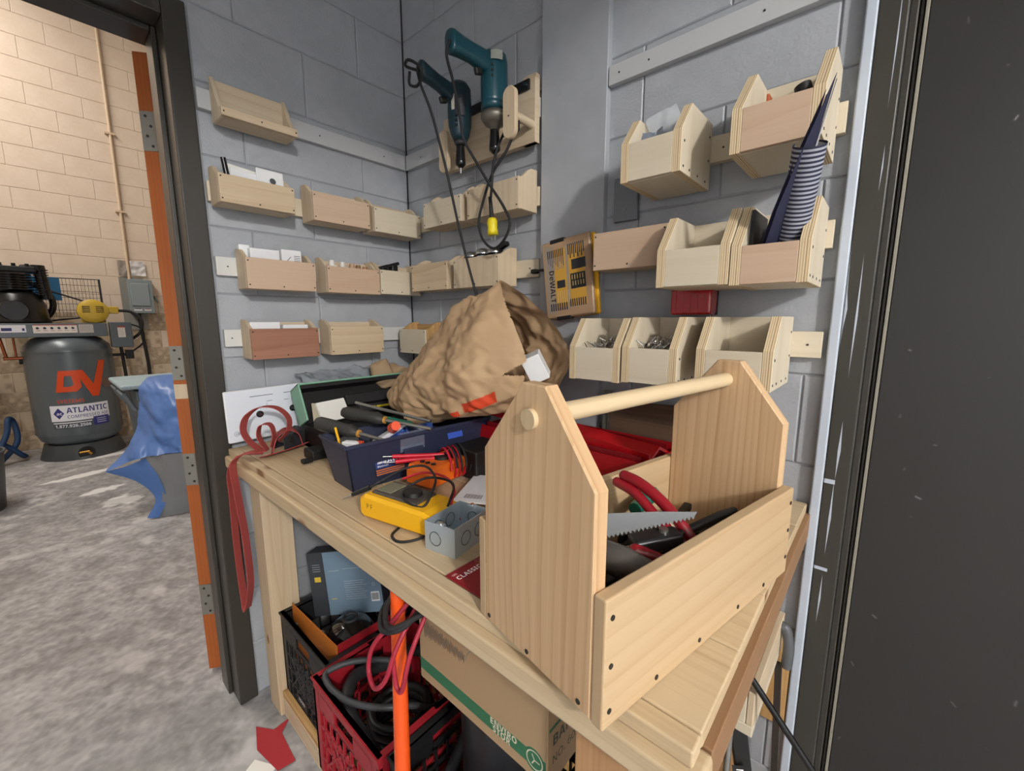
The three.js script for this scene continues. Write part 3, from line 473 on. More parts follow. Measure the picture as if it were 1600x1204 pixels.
// ---------------------------------------------------------------- drill rack and two corded drills
{
  const r = thing('drill_rack', 'wooden board with a black bar and two rounded pegs holding the drills', 'tool rack', [0.29, 1.848, 0.0195]);
  part('board', uvm(RB(0.42, 0.178, 0.022, 0.002).translate(0.211, 0.089, 0.011), 'x'), W.pine, r);
  part('back_board', uvm(BM(0.37, 0.42, 0.0, 0.19, -0.018, -0.0005).translate(0, 0, 0.0186), 'y'), W.pineKnot, r);
  part('metal_bar', BM(0.05, 0.402, 0.148, 0.176, 0.0225, 0.03, 0.001), M.black, r, 'black steel bar'); part('bolt', at(CY(0.005, 0.005, 0.004, 12), 0.39, 0.162, 0.032, Math.PI / 2), M.chrome, r);
  for (const [x, y, zz] of [[0.408, 0.05, 0.048], [0.06, 0.045, 0]]) {
    const s = new THREE.Shape(), w = 0.0215, h = 0.045; s.absarc(0, h, w, 0, Math.PI); s.absarc(0, -h, w, Math.PI, 2 * Math.PI);
    const g = new THREE.ExtrudeGeometry(s, { depth: 0.012, bevelEnabled: true, bevelSize: 0.0015, bevelThickness: 0.0015, bevelSegments: 1, curveSegments: 14 });
    const p = part('peg', uvm(at(g, x, y, 0.064 + zz), 'y'), W.pine, r); part('peg_stem', at(CY(0.012, 0.012, 0.042 + zz, 14), x, y, 0.043 + zz / 2, Math.PI / 2), W.pine, r); part('screw', at(screwG.clone(), x, y - 0.01, 0.0785 + zz), M.screw, p);
  }
  // a drill hangs nose down: local y up the motor axis, grip towards +z
  function drill(name, label, pos, ry, big) {
    const d = thing(name, label, 'drill', pos, ry); const R = big ? 0.04 : 0.036;
    const teal = big ? mat(0x13424e, 0.3) : mat(0x10303c, 0.42);
    // motor housing: lathe, slightly oval
    const hb = LA(big ? [[0.001, 0.262], [0.02, 0.262], [0.036, 0.252], [R, 0.23], [R, 0.13], [R - 0.002, 0.126], [R - 0.002, 0.122], [R, 0.118], [R, 0.098], [0.001, 0.098]] : [[0.001, 0.24], [0.026, 0.238], [R, 0.222], [R + 0.002, 0.15], [R, 0.11], [0.03, 0.085], [0.022, 0.068], [0.001, 0.068]], 32);
    hb.applyMatrix4(new THREE.Matrix4().makeScale(0.92, 1, 1.06)); part('motor_housing', hb, teal, d);
    part('gear_case', LA(big ? [[0.001, 0.0985], [R, 0.0985], [R + 0.001, 0.086], [0.037, 0.078], [0.03, 0.068], [0.016, 0.064], [0.014, 0.052], [0.001, 0.052]] : [[0.001, 0.07], [0.021, 0.07], [0.019, 0.058], [0.013, 0.055], [0.001, 0.055]], 28), big ? mat(0x77726a, 0.45, 0.6) : M.darkGrey, d);
    part('chuck', LA([[0.001, 0.06], [0.0125, 0.06], [0.0135, 0.05], [0.0145, 0.03], [0.0165, 0.006], [0.0165, -0.004], [0.012, -0.008], [0.006, -0.014], [0.001, -0.014]], 24), M.blackGloss, d);
    part('bit', [bar([0, -0.012, 0], [0, -0.03, 0], 0.0035)], M.chrome, d);
    // pistol grip: swept oval sections
    const sec = big ? [[0.02, 0.222, 0.03, 0.02], [0.05, 0.224, 0.028, 0.019], [0.09, 0.226, 0.025, 0.018], [0.125, 0.226, 0.026, 0.019], [0.155, 0.226, 0.03, 0.021], [0.164, 0.226, 0.027, 0.018]] : [[0.02, 0.195, 0.03, 0.019], [0.05, 0.205, 0.026, 0.018], [0.08, 0.215, 0.022, 0.017], [0.11, 0.224, 0.023, 0.018], [0.135, 0.231, 0.026, 0.019], [0.143, 0.233, 0.022, 0.016]];
    const N = 18, pos2 = [], idx = []; sec.forEach(([z, y, a, b]) => { for (let i = 0; i < N; i++) { const t = i / N * 6.2832, ca = Math.cos(t), sa = Math.sin(t); pos2.push(Math.sign(ca) * Math.pow(Math.abs(ca), 0.7) * b, y + Math.sign(sa) * Math.pow(Math.abs(sa), 0.7) * a, z); } });
    for (let k = 0; k + 1 < sec.length; k++) for (let i = 0; i < N; i++) { const a = k * N + i, b = k * N + (i + 1) % N; idx.push(a, b, a + N, b, b + N, a + N); }
    const c0 = pos2.length / 3; pos2.push(0, sec[sec.length - 1][1], sec[sec.length - 1][0] + 0.002); for (let i = 0; i < N; i++) idx.push((sec.length - 1) * N + i, (sec.length - 1) * N + (i + 1) % N, c0);
    const gg = new THREE.BufferGeometry(); gg.setAttribute('position', new THREE.Float32BufferAttribute(pos2, 3)); gg.setIndex(idx); gg.computeVertexNormals(); part('grip', gg, teal, d);
    part('trigger', at(RB(0.014, 0.02, 0.026, 0.005), 0, (big ? 0.19 : 0.172), 0.062, 0.3), M.black, d);
    part('name_plate', at(clean(new THREE.CylinderGeometry(R + 0.004, R + 0.004, big ? 0.024 : 0.06, 12, 1, true, 0.6, 0.8)), 0, big ? 0.235 : 0.16, 0), big ? mat(0x8f938a, 0.5) : mat(0x2a2c33, 0.5), d);
    for (let i = 0; i < 3; i++) part('vent', at(B(0.006, 0.006, 0.004), 0.025, (big ? 0.21 : 0.13) - i * 0.014, 0.031, 0, 0.65), M.black, d);
    if (!big) part('label_strip', at(clean(new THREE.CylinderGeometry(R + 0.0036, R + 0.0036, 0.045, 8, 1, true, 0.25, 0.3)), 0, 0.17, 0), mat(0xb9b4a8, 0.6), d);
    return d;
  }
  drill('corded_drill', 'larger teal corded drill hanging nose down with a grey gear case', [0.617, 1.828, 0.118], -0.05, true);
  drill('corded_drill', 'smaller dark teal corded drill with a keyed loop of cord at its grip', [0.452, 1.828, 0.108], -0.12, false);
  const c1 = thing('power_cord', 'black cord running straight down from the smaller drill to the bag', 'cord'); part('cord', [TU([[0.44, 2.05, 0.25], [0.439, 2.058, 0.26], [0.451, 2.015, 0.262], [0.468, 1.943, 0.24], [0.492, 1.827, 0.22], [0.506, 1.719, 0.2], [0.524, 1.624, 0.19], [0.549, 1.517, 0.18], [0.576, 1.415, 0.17], [0.6, 1.3, 0.15]], 0.0042, 60)], M.rubber, c1);
  part('key_loop', TU([[0.44, 2.05, 0.255], [0.41, 2.064, 0.28], [0.443, 2.062, 0.295], [0.474, 2.041, 0.28], [0.475, 2.025, 0.27], [0.436, 2.008, 0.262], [0.412, 2.018, 0.27], [0.414, 2.051, 0.27]], 0.0042, 60), M.rubber, c1);
  const c2 = thing('power_cord', 'black cord looping below the larger drill to a yellow plug', 'cord');
  part('cord', [TU([[0.617, 2.05, 0.285], [0.607, 2.021, 0.29], [0.585, 1.975, 0.25], [0.565, 1.907, 0.21], [0.557, 1.855, 0.19], [0.593, 1.781, 0.17], [0.635, 1.715, 0.16], [0.685, 1.642, 0.15], [0.707, 1.598, 0.15], [0.687, 1.558, 0.15], [0.632, 1.536, 0.14], [0.586, 1.566, 0.14], [0.567, 1.62, 0.14], [0.587, 1.679, 0.14], [0.629, 1.753, 0.14], [0.68, 1.811, 0.13], [0.7, 1.86, 0.12], [0.692, 1.905, 0.09], [0.66, 1.9, 0.07]], 0.004, 140), TU([[0.67, 1.9, 0.07], [0.69, 1.862, 0.1], [0.672, 1.852, 0.115], [0.648, 1.86, 0.11], [0.632, 1.88, 0.07]], 0.004, 40), TU([[0.645, 1.88, 0.1], [0.64, 1.823, 0.13], [0.63, 1.766, 0.14], [0.624, 1.709, 0.14], [0.613, 1.666, 0.135], [0.613, 1.63, 0.13]], 0.004, 40)], M.rubber, c2);
  part('strain_relief', bar([0.612, 1.69, 0.135], [0.614, 1.628, 0.13], 0.0055, 0.007), M.rubber, c2);
  part('plug', at(LA([[0.001, 0.05], [0.012, 0.05], [0.016, 0.04], [0.015, 0.02], [0.0165, 0.012], [0.0165, 0], [0.001, 0]], 20), 0.618, 1.578, 0.13, 0, 0, 0.06), M.yellowPlug, c2, 'yellow plug'); for (const dx of [-0.007, 0.007]) part('prong', BM(0.62 + dx - 0.001, 0.62 + dx + 0.001, 1.562, 1.58, 0.127, 0.133), M.steel, c2);
}
// ---------------------------------------------------------------- workbench
const H = 0.918;
{
  const b = thing('workbench', 'heavy timber workbench in the corner under the wall trays', 'workbench');
  const cuts = [0.006, 0.146, 0.288, 0.43, 0.572, 0.712, 0.738];
  for (let i = 0; i + 1 < cuts.length; i++) part('plank', uvm(BM(0.03, 1.463, H - 0.02, H, cuts[i] + 0.0008, cuts[i + 1] - 0.0008, 0.003), 'x'), W.bench, b);
  part('front_rail', uvm(BM(0.03, 1.474, H - 0.058, H - 0.0205, 0.705, 0.75, 0.006), 'x'), W.bench, b);
  part('side_rail', uvm(BM(1.436, 1.472, H - 0.072, H - 0.0205, 0.006, 0.704, 0.002), 'z'), std({ map: T.fir, color: 0xb8aca4, roughness: 0.65 }), b, 'reddish side rail');
  part('side_rail', uvm(BM(0.03, 0.068, H - 0.1, H - 0.0205, 0.006, 0.704, 0.002), 'z'), W.pineKnot, b);
  part('back_rail', uvm(BM(0.069, 1.435, H - 0.1, H - 0.0205, 0.006, 0.044, 0.002), 'x'), W.pineKnot, b);
  for (const [x0, x1, z0, z1] of [[0.07, 0.16, 0.61, 0.70], [1.31, 1.40, 0.61, 0.70], [0.07, 0.16, 0.05, 0.14], [1.31, 1.40, 0.05, 0.14]]) part('leg', uvm(BM(x0, x1, 0.0005, H - 0.059, z0, z1, 0.003), 'y'), x0 < 1 ? W.pineKnot : std({ map: T.fir, color: 0xe6d6c6, roughness: 0.6 }), b);
  part('lower_shelf', uvm(BM(0.165, 1.3, 0.075, 0.095, 0.03, 0.69, 0.002), 'x'), W.osb, b);
  part('shelf_rail', uvm(BM(0.165, 1.3, 0.001, 0.0745, 0.655, 0.69, 0.003), 'x'), W.pineKnot, b);
}
// ---------------------------------------------------------------- the tool tote
{
  const TH = -0.193, t = thing('tool_tote', 'large new pine tool tote with a round wooden handle', 'tool tote', [1.174, H, 0.736], TH);
  W.totePine = std({ map: T.pine, color: 0xf0e2d0, roughness: 0.55 });
  const Wd = 0.219, Ln = 0.445, s = 0.016, sh = 0.143, e = 0.019;
  const endO = [[s, 0.002], [Wd - s, 0.002], [Wd - s, 0.243], [0.131, 0.335], [0.093, 0.335], [s, 0.243]];
  for (const off of [0, Ln - e]) { const g = prism(endO, e, 0.002); g.translate(0, 0, -off - e); part('end_panel', uvm(g, 'y'), W.totefir, t, 'reddish fir end board'); }
  let sideP; for (const a of [0, Wd - s]) sideP = part('side_panel', uvm(BM(a, a + s, 0, sh, -Ln, 0, 0.003), 'z'), W.totePine, t, 'pale pine side board');
  part('bottom_panel', uvm(BM(s, Wd - s, 0.001, 0.016, -Ln + e, -e), 'z'), W.ply, t);
  part('handle', [uvm(bar([0.1095, 0.297, 0.006], [0.1095, 0.303, -Ln - 0.004], 0.0115, 0.0115, 24), 'z')], W.dowel, t, 'round dowel handle');
  for (const [y, z] of [[0.02, -0.01], [0.07, -0.01], [0.122, -0.01], [0.012, -0.09], [0.012, -0.18], [0.012, -0.28], [0.012, -0.36], [0.03, -0.435], [0.075, -0.435], [0.12, -0.435]]) part('screw', at(CY(0.003, 0.003, 0.0012, 10), Wd + 0.0003, y, z, 0, 0, Math.PI / 2), M.screw, sideP);
  for (const x of [0.024, 0.103, 0.187]) part('screw', at(CY(0.003, 0.003, 0.0012, 10), x, 0.011, 0.0003, Math.PI / 2), M.screw, t);
  const inn = (name, label, cat) => thing(name, label, cat, [1.174, H, 0.736], TH);
  const grip = mat(0x8c1522, 0.3);
  const pl = inn('pliers', 'long pliers with glossy red handles sticking up out of the tote', 'pliers');
  part('handle', [TU([[0.058, 0.163, -0.232], [0.085, 0.16, -0.232], [0.125, 0.143, -0.233], [0.165, 0.112, -0.234], [0.185, 0.085, -0.235]], 0.0085, 40, 12), clean(new THREE.SphereGeometry(0.0085, 12, 8)).translate(0.058, 0.163, -0.232)], grip, pl);
  part('handle', [TU([[0.05, 0.152, -0.225], [0.085, 0.147, -0.222], [0.125, 0.125, -0.22], [0.165, 0.1, -0.225], [0.185, 0.082, -0.232]], 0.0075, 40, 12), clean(new THREE.SphereGeometry(0.0075, 12, 8)).translate(0.05, 0.152, -0.225)], grip, pl);
  part('jaw', RB(0.02, 0.05, 0.02, 0.005).translate(0.188, 0.055, -0.235), M.darkGrey, pl);
  const p2 = inn('pliers', 'small pliers with a dark red handle low among the tools', 'pliers'); part('handle', [TU([[0.142, 0.105, -0.15], [0.16, 0.098, -0.165], [0.19, 0.082, -0.19]], 0.0095, 20, 12), clean(new THREE.SphereGeometry(0.0095, 12, 8)).translate(0.142, 0.105, -0.15)], grip, p2); part('jaw', RB(0.02, 0.014, 0.05, 0.004).translate(0.187, 0.07, -0.22), M.darkGrey, p2);
  // saw blade with teeth
  const out = [[0, 0.006], [0.15, 0.02], [0.152, 0.028], [0.0, 0.042]]; const teeth = [[0.152, 0.028]]; const sawO = [[0, 0]]; for (let i = 0; i < 26; i++) { const x = i * 0.0058; sawO.push([x + 0.0029, 0.0 + x * 0.1 - 0.004], [x + 0.0058, (x + 0.0058) * 0.1]); } sawO.push([0.155, 0.02], [0.1, 0.026], [0, 0.033]);
  const sg = prism(sawO, 0.0016); const saw = inn('pruning_saw', 'steel pruning saw blade with a toothed lower edge', 'saw'); part('blade', at(clean(sg), 0.092, 0.112, -0.11, -0.35, 0.93, 0.1), mat(0x55585b, 0.5, 0.3), saw); part('handle', at(RB(0.02, 0.026, 0.09, 0.008), 0.082, 0.118, -0.07, 0.1, -0.4), mat(0x1d4a4c, 0.5), saw);
  const hm = inn('hammer', 'steel hammer head resting at the near end of the tote', 'hammer');
  const hs = LA([[0.001, 0], [0.012, 0], [0.0155, 0.003], [0.0175, 0.02], [0.02, 0.045], [0.018, 0.08], [0.001, 0.08]], 8); part('head', at(hs, 0.197, 0.104, -0.122, 0.05, 0.25, Math.PI / 2 - 0.1), mat(0x6a6664, 0.4, 0.4), hm); part('handle', bar([0.13, 0.098, -0.12], [0.1, 0.05, -0.3], 0.011, 0.012), W.fir, hm);
  const bk = inn('locking_pliers', 'long black tool leaning along the side board of the tote', 'hand tool'); part('arm', [TU([[0.15, 0.105, -0.2], [0.168, 0.118, -0.25], [0.18, 0.126, -0.29], [0.187, 0.128, -0.32]], 0.0065, 30, 10)], M.black, bk); part('head', at(RB(0.03, 0.02, 0.07, 0.006), 0.145, 0.108, -0.19, 0.1, -0.5), mat(0x3c3d40, 0.35, 0.6), bk); part('pivot', at(CY(0.006, 0.006, 0.024, 12), 0.15, 0.112, -0.2), M.steel, bk);
  const ck = inn('chisel', 'flat grey steel chisel lying under the saw', 'chisel'); part('blade', at(RB(0.018, 0.005, 0.13, 0.001), 0.095, 0.1, -0.2, 0.05, -0.5), M.dullSteel, ck); part('handle', bar([0.06, 0.1, -0.26], [0.045, 0.105, -0.33], 0.011, 0.013), mat(0x1f6d5c, 0.4), ck);
  const wd = inn('wooden_peg', 'short pale wooden peg poking out among the tools', 'peg'); part('shaft', bar([0.13, 0.128, -0.24], [0.16, 0.1, -0.21], 0.007), W.pine, wd); part('tip', clean(new THREE.SphereGeometry(0.007, 10, 8)).translate(0.13, 0.128, -0.24), W.pine, wd);
  const un = inn('steel_tools', 'dark tangle of steel tools filling the bottom of the tote', 'tools'); const gs = []; for (let i = 0; i < 36; i++) { const a = rr(0.03, 0.19), z = rr(-0.4, -0.05), y = rr(0.022, 0.075), th = rr(-1.2, 1.2); gs.push(at(RB(rr(0.01, 0.022), rr(0.008, 0.018), rr(0.06, 0.12), 0.003, 1), Math.min(0.165, Math.max(0.05, a)), y, Math.min(-0.1, Math.max(-0.36, z)), rr(-0.3, 0.3), th * 0.25)); } part('tools', gs, mat(0x232427, 0.5, 0.4), un); un.userData.kind = 'stuff';
}
// ---------------------------------------------------------------- white control panel, strap, ratchet
{
  const g = thing('control_panel', 'white appliance control panel standing against the wall by the door frame', 'control panel', [0.04, 0.937, 0.738], Math.PI / 2);
  const draw = (x, w, h) => { x.fillStyle = '#dfe4ee'; x.fillRect(0, 0, w, h); x.fillStyle = '#5a5f70'; x.fillRect(w * 0.24, h * 0.13, w * 0.24, 4); x.fillRect(w * 0.6, h * 0.13, w * 0.16, 4); x.strokeStyle = '#6b7080'; x.lineWidth = 2; x.beginPath(); x.moveTo(w * 0.34, h * 0.42); x.lineTo(w * 0.33, h * 0.34); x.moveTo(w * 0.4, h * 0.42); x.lineTo(w * 0.41, h * 0.3); x.stroke(); x.fillRect(w * 0.41, h * 0.26, w * 0.06, 3); x.fillRect(w * 0.6, h * 0.28, w * 0.05, 3); x.fillRect(w * 0.7, h * 0.24, w * 0.03, 3); x.beginPath(); x.arc(w * 0.075, h * 0.84, h * 0.045, 0, 7); x.stroke(); x.font = `italic bold ${h * 0.055}px serif`; x.fillStyle = '#5a5f70'; x.fillText('GE', w * 0.06, h * 0.86); };
  const tex = label2(0.29, 0.162, draw); g.rotation.z = 0; part('plate', at(RB(0.29, 0.166, 0.012, 0.005), 0.145, 0.083, 0, 0, 0, 0.015), M.white, g); decal('print', 0.284, 0.16, tex, g, 0.145, 0.083, 0.0066, 0, 0, 0.015);
  for (const [x, y] of [[0.095, 0.08], [0.198, 0.085]]) { const k = part('shaft_hole', at(CY(0.011, 0.011, 0.003, 20), x, y, 0.007, Math.PI / 2), M.black, g); part('shaft', at(CY(0.005, 0.005, 0.012, 14), x, y, 0.012, Math.PI / 2), M.chrome, g); }
  const tp = mat(0x9e423e, 0.85), s = thing('webbing_strap', 'red webbing strap looped on the bench corner and hanging to the crate', 'strap');
  part('hanging_loop', ribbon([[0.2, H + 0.012, 0.69], [0.17, H + 0.012, 0.74], [0.135, 0.88, 0.762], [0.125, 0.8, 0.762], [0.115, 0.63, 0.762], [0.13, 0.48, 0.762], [0.165, 0.445, 0.766], [0.2, 0.47, 0.77], [0.235, 0.56, 0.766], [0.222, 0.7, 0.764], [0.185, 0.84, 0.764], [0.175, 0.91, 0.763], [0.2, H + 0.02, 0.74], [0.21, H + 0.02, 0.69]], [0.75, 0, 1], 0.026, 0.0022, 110), tp, s);
  part('bow_loop', ribbon([[0.2, H + 0.012, 0.69], [0.185, 0.97, 0.72], [0.17, 1.0, 0.728], [0.15, 1.035, 0.71], [0.15, 1.058, 0.672], [0.17, 1.053, 0.632], [0.19, 1.02, 0.608], [0.2, 0.985, 0.615], [0.2, 0.955, 0.645]], [0.6, 0, 0.8], 0.024, 0.0022, 80), tp, s);
  part('bow_loop', ribbon([[0.205, 0.935, 0.68], [0.19, 0.98, 0.695], [0.185, 1.01, 0.685], [0.195, 1.012, 0.665], [0.21, 0.985, 0.66], [0.215, 0.945, 0.67]], [0.75, 0, 0.66], 0.026, 0.0022, 50), tp, s); part('wrap', ribbon([[0.21, 0.925, 0.67], [0.2, 0.97, 0.65], [0.19, 0.985, 0.615], [0.19, 0.97, 0.585], [0.195, 0.93, 0.575]], [1, 0, 0.3], 0.045, 0.0025, 40), tp, s);
  part('tail', ribbon([[0.215, H + 0.004, 0.7], [0.2, H + 0.006, 0.62], [0.175, H + 0.01, 0.54], [0.16, H + 0.012, 0.47]], [1, 0.3, 0.1], 0.05, 0.0025, 40), tp, s);
  const r = thing('ratchet_buckle', 'dark steel ratchet buckle wrapped in the red strap', 'ratchet', [0.155, H, 0.6], 0.4); part('side_plate', BM(-0.025, -0.021, 0.002, 0.045, -0.04, 0.04, 0.001), M.darkGrey, r); part('side_plate', BM(0.021, 0.025, 0.002, 0.045, -0.04, 0.04, 0.001), M.darkGrey, r); part('spool', at(CY(0.012, 0.012, 0.05, 14), 0, 0.028, 0.012, 0, 0, Math.PI / 2), M.dullSteel, r); part('ratchet_wheel', at(CY(0.019, 0.019, 0.004, 12), 0.017, 0.028, 0.012, 0, 0, Math.PI / 2), M.darkGrey, r); part('lever', at(RB(0.044, 0.01, 0.07, 0.003), 0, 0.046, -0.015, 0.25), M.darkGrey, r);
  solo('cream_bracket', 'cream plastic bracket with a slot behind the strap', 'bracket', [RB(0.05, 0.035, 0.16, 0.006).translate(0.085, H + 0.0185, 0.53)], mat(0xb9a98c, 0.6));
  solo('black_clip', 'small black clip lying by the corner of the navy toolbox', 'clip', [RB(0.06, 0.03, 0.05, 0.006).translate(0.33, H + 0.0155, 0.59), RB(0.02, 0.012, 0.03, 0.004).translate(0.36, H + 0.008, 0.63)], M.black);
}
// ---------------------------------------------------------------- open hard case with papers, plastic sheet, small paper bag
{
  const c = thing('hard_case', 'green and black hard case standing open behind the navy toolbox', 'tool case', [0.2, H, 0.36], Math.PI / 2);
  // local: x along the wall (towards the corner), z out of the wall
  const grn = mat(0x7fae94, 0.55);
  part('base', [BM(-0.2, 0.2, 0.0, 0.07, -0.02, -0.012), BM(-0.2, 0.2, 0, 0.07, 0.19, 0.2), BM(-0.2, -0.19, 0, 0.07, -0.012, 0.19), BM(0.19, 0.2, 0, 0.07, -0.012, 0.19), BM(-0.2, 0.2, 0, 0.012, -0.02, 0.2)], M.black, c);
  part('insert', [BM(-0.18, 0.18, 0.012, 0.05, 0, 0.18, 0.004)], M.darkGrey, c);
  const lid = part('lid', [at(BM(-0.2, 0.2, 0, 0.118, -0.016, 0), 0, 0.07, -0.022, -0.45), at(BM(-0.2, 0.2, 0.106, 0.118, 0, 0.045), 0, 0.07, -0.022, -0.45), at(BM(0.19, 0.2, 0, 0.118, 0, 0.045), 0, 0.07, -0.022, -0.45)], M.black, c, 'black lined lid');
  part('lid_shell', [at(BM(-0.206, -0.2, 0, 0.124, -0.02, 0.05, 0.002), 0, 0.07, -0.022, -0.45), at(BM(-0.206, 0.206, 0.118, 0.124, -0.02, 0.05, 0.002), 0, 0.07, -0.022, -0.45), at(BM(-0.206, 0.206, 0, 0.118, -0.022, -0.016), 0, 0.07, -0.022, -0.45)], grn, c, 'pale green outer shell');
  part('moulding', [at(RB(0.2, 0.04, 0.02, 0.006), 0.05, 0.125, -0.035, -0.45), at(RB(0.16, 0.03, 0.02, 0.006), 0.07, 0.09, -0.014, -0.45)], M.rubber, c);
  decal('maker_strip', 0.07, 0.013, label2(0.07, 0.013, (x, w, h) => { x.fillStyle = '#1a1a1a'; x.fillRect(0, 0, w, h); x.fillStyle = '#d8c224'; x.fillRect(w * 0.22, h * 0.2, w * 0.76, h * 0.6); x.beginPath(); x.arc(w * 0.1, h * 0.5, h * 0.4, 0, 7); x.fill(); }), c, 0.07, 0.094, 0.0, -0.45);
  const pp = thing('paper_note', 'stack of dirty white paper slips leaning in the open lid', 'paper', [0.21, 0.985, 0.475], Math.PI / 2 + 0.1); part('slips', at(RB(0.1, 0.07, 0.01, 0.001), 0.0, 0.04, 0, -0.5, 0, 0.03), M.paper, pp); part('backing', at(RB(0.06, 0.08, 0.004, 0.001), -0.035, 0.03, -0.008, -0.5, 0, -0.2), mat(0xb8ae98, 0.8), pp);
  const cg = new THREE.PlaneGeometry(0.1, 0.36, 14, 40), p = cg.attributes.position; for (let i = 0; i < p.count; i++) p.setZ(i, 0.03 * (tri(p.getX(i) * 24 + 3, p.getY(i) * 24 + 8) - 0.4) + 0.012 * tri(p.getX(i) * 70, p.getY(i) * 70)); cg.rotateX(-Math.PI / 2); cg.computeVertexNormals();
  solo('plastic_sheet', 'crumpled grey clear plastic sheet lying over the open case lid', 'plastic sheet', at(clean(cg), 0.075, 1.112, 0.34, 0, 0, -0.5), phys({ color: 0xa9b0b8, roughness: 0.22, transmission: 0.35, thickness: 0 }));
  // small brown paper bag in the corner
  const sb = new THREE.SphereGeometry(1, 40, 28), q = sb.attributes.position; for (let i = 0; i < q.count; i++) { const v = new THREE.Vector3().fromBufferAttribute(q, i), k = 0.6 + 0.75 * tri(v.x * 2 + v.z * 1.6 + 5, v.y * 2.2 + v.z * 1.3 + 7); q.setXYZ(i, v.x * 0.045 * k, v.y * 0.055 * k + (v.y > 0.4 && v.z > 0.2 ? 0.02 : 0), v.z * 0.085 * k); } sb.computeVertexNormals();
  solo('paper_pouch', 'small crumpled tan paper pouch in the corner behind the big bag', 'paper bag', at(clean(sb), 0.12, 1.1, 0.2), mat(0xa38a6c, 0.85));
  solo('support_carton', 'dark carton in the corner under the small paper pouch', 'box', BM(0.045, 0.17, H + 0.0005, 1.045, 0.09, 0.155, 0.002), M.darkGrey);
}
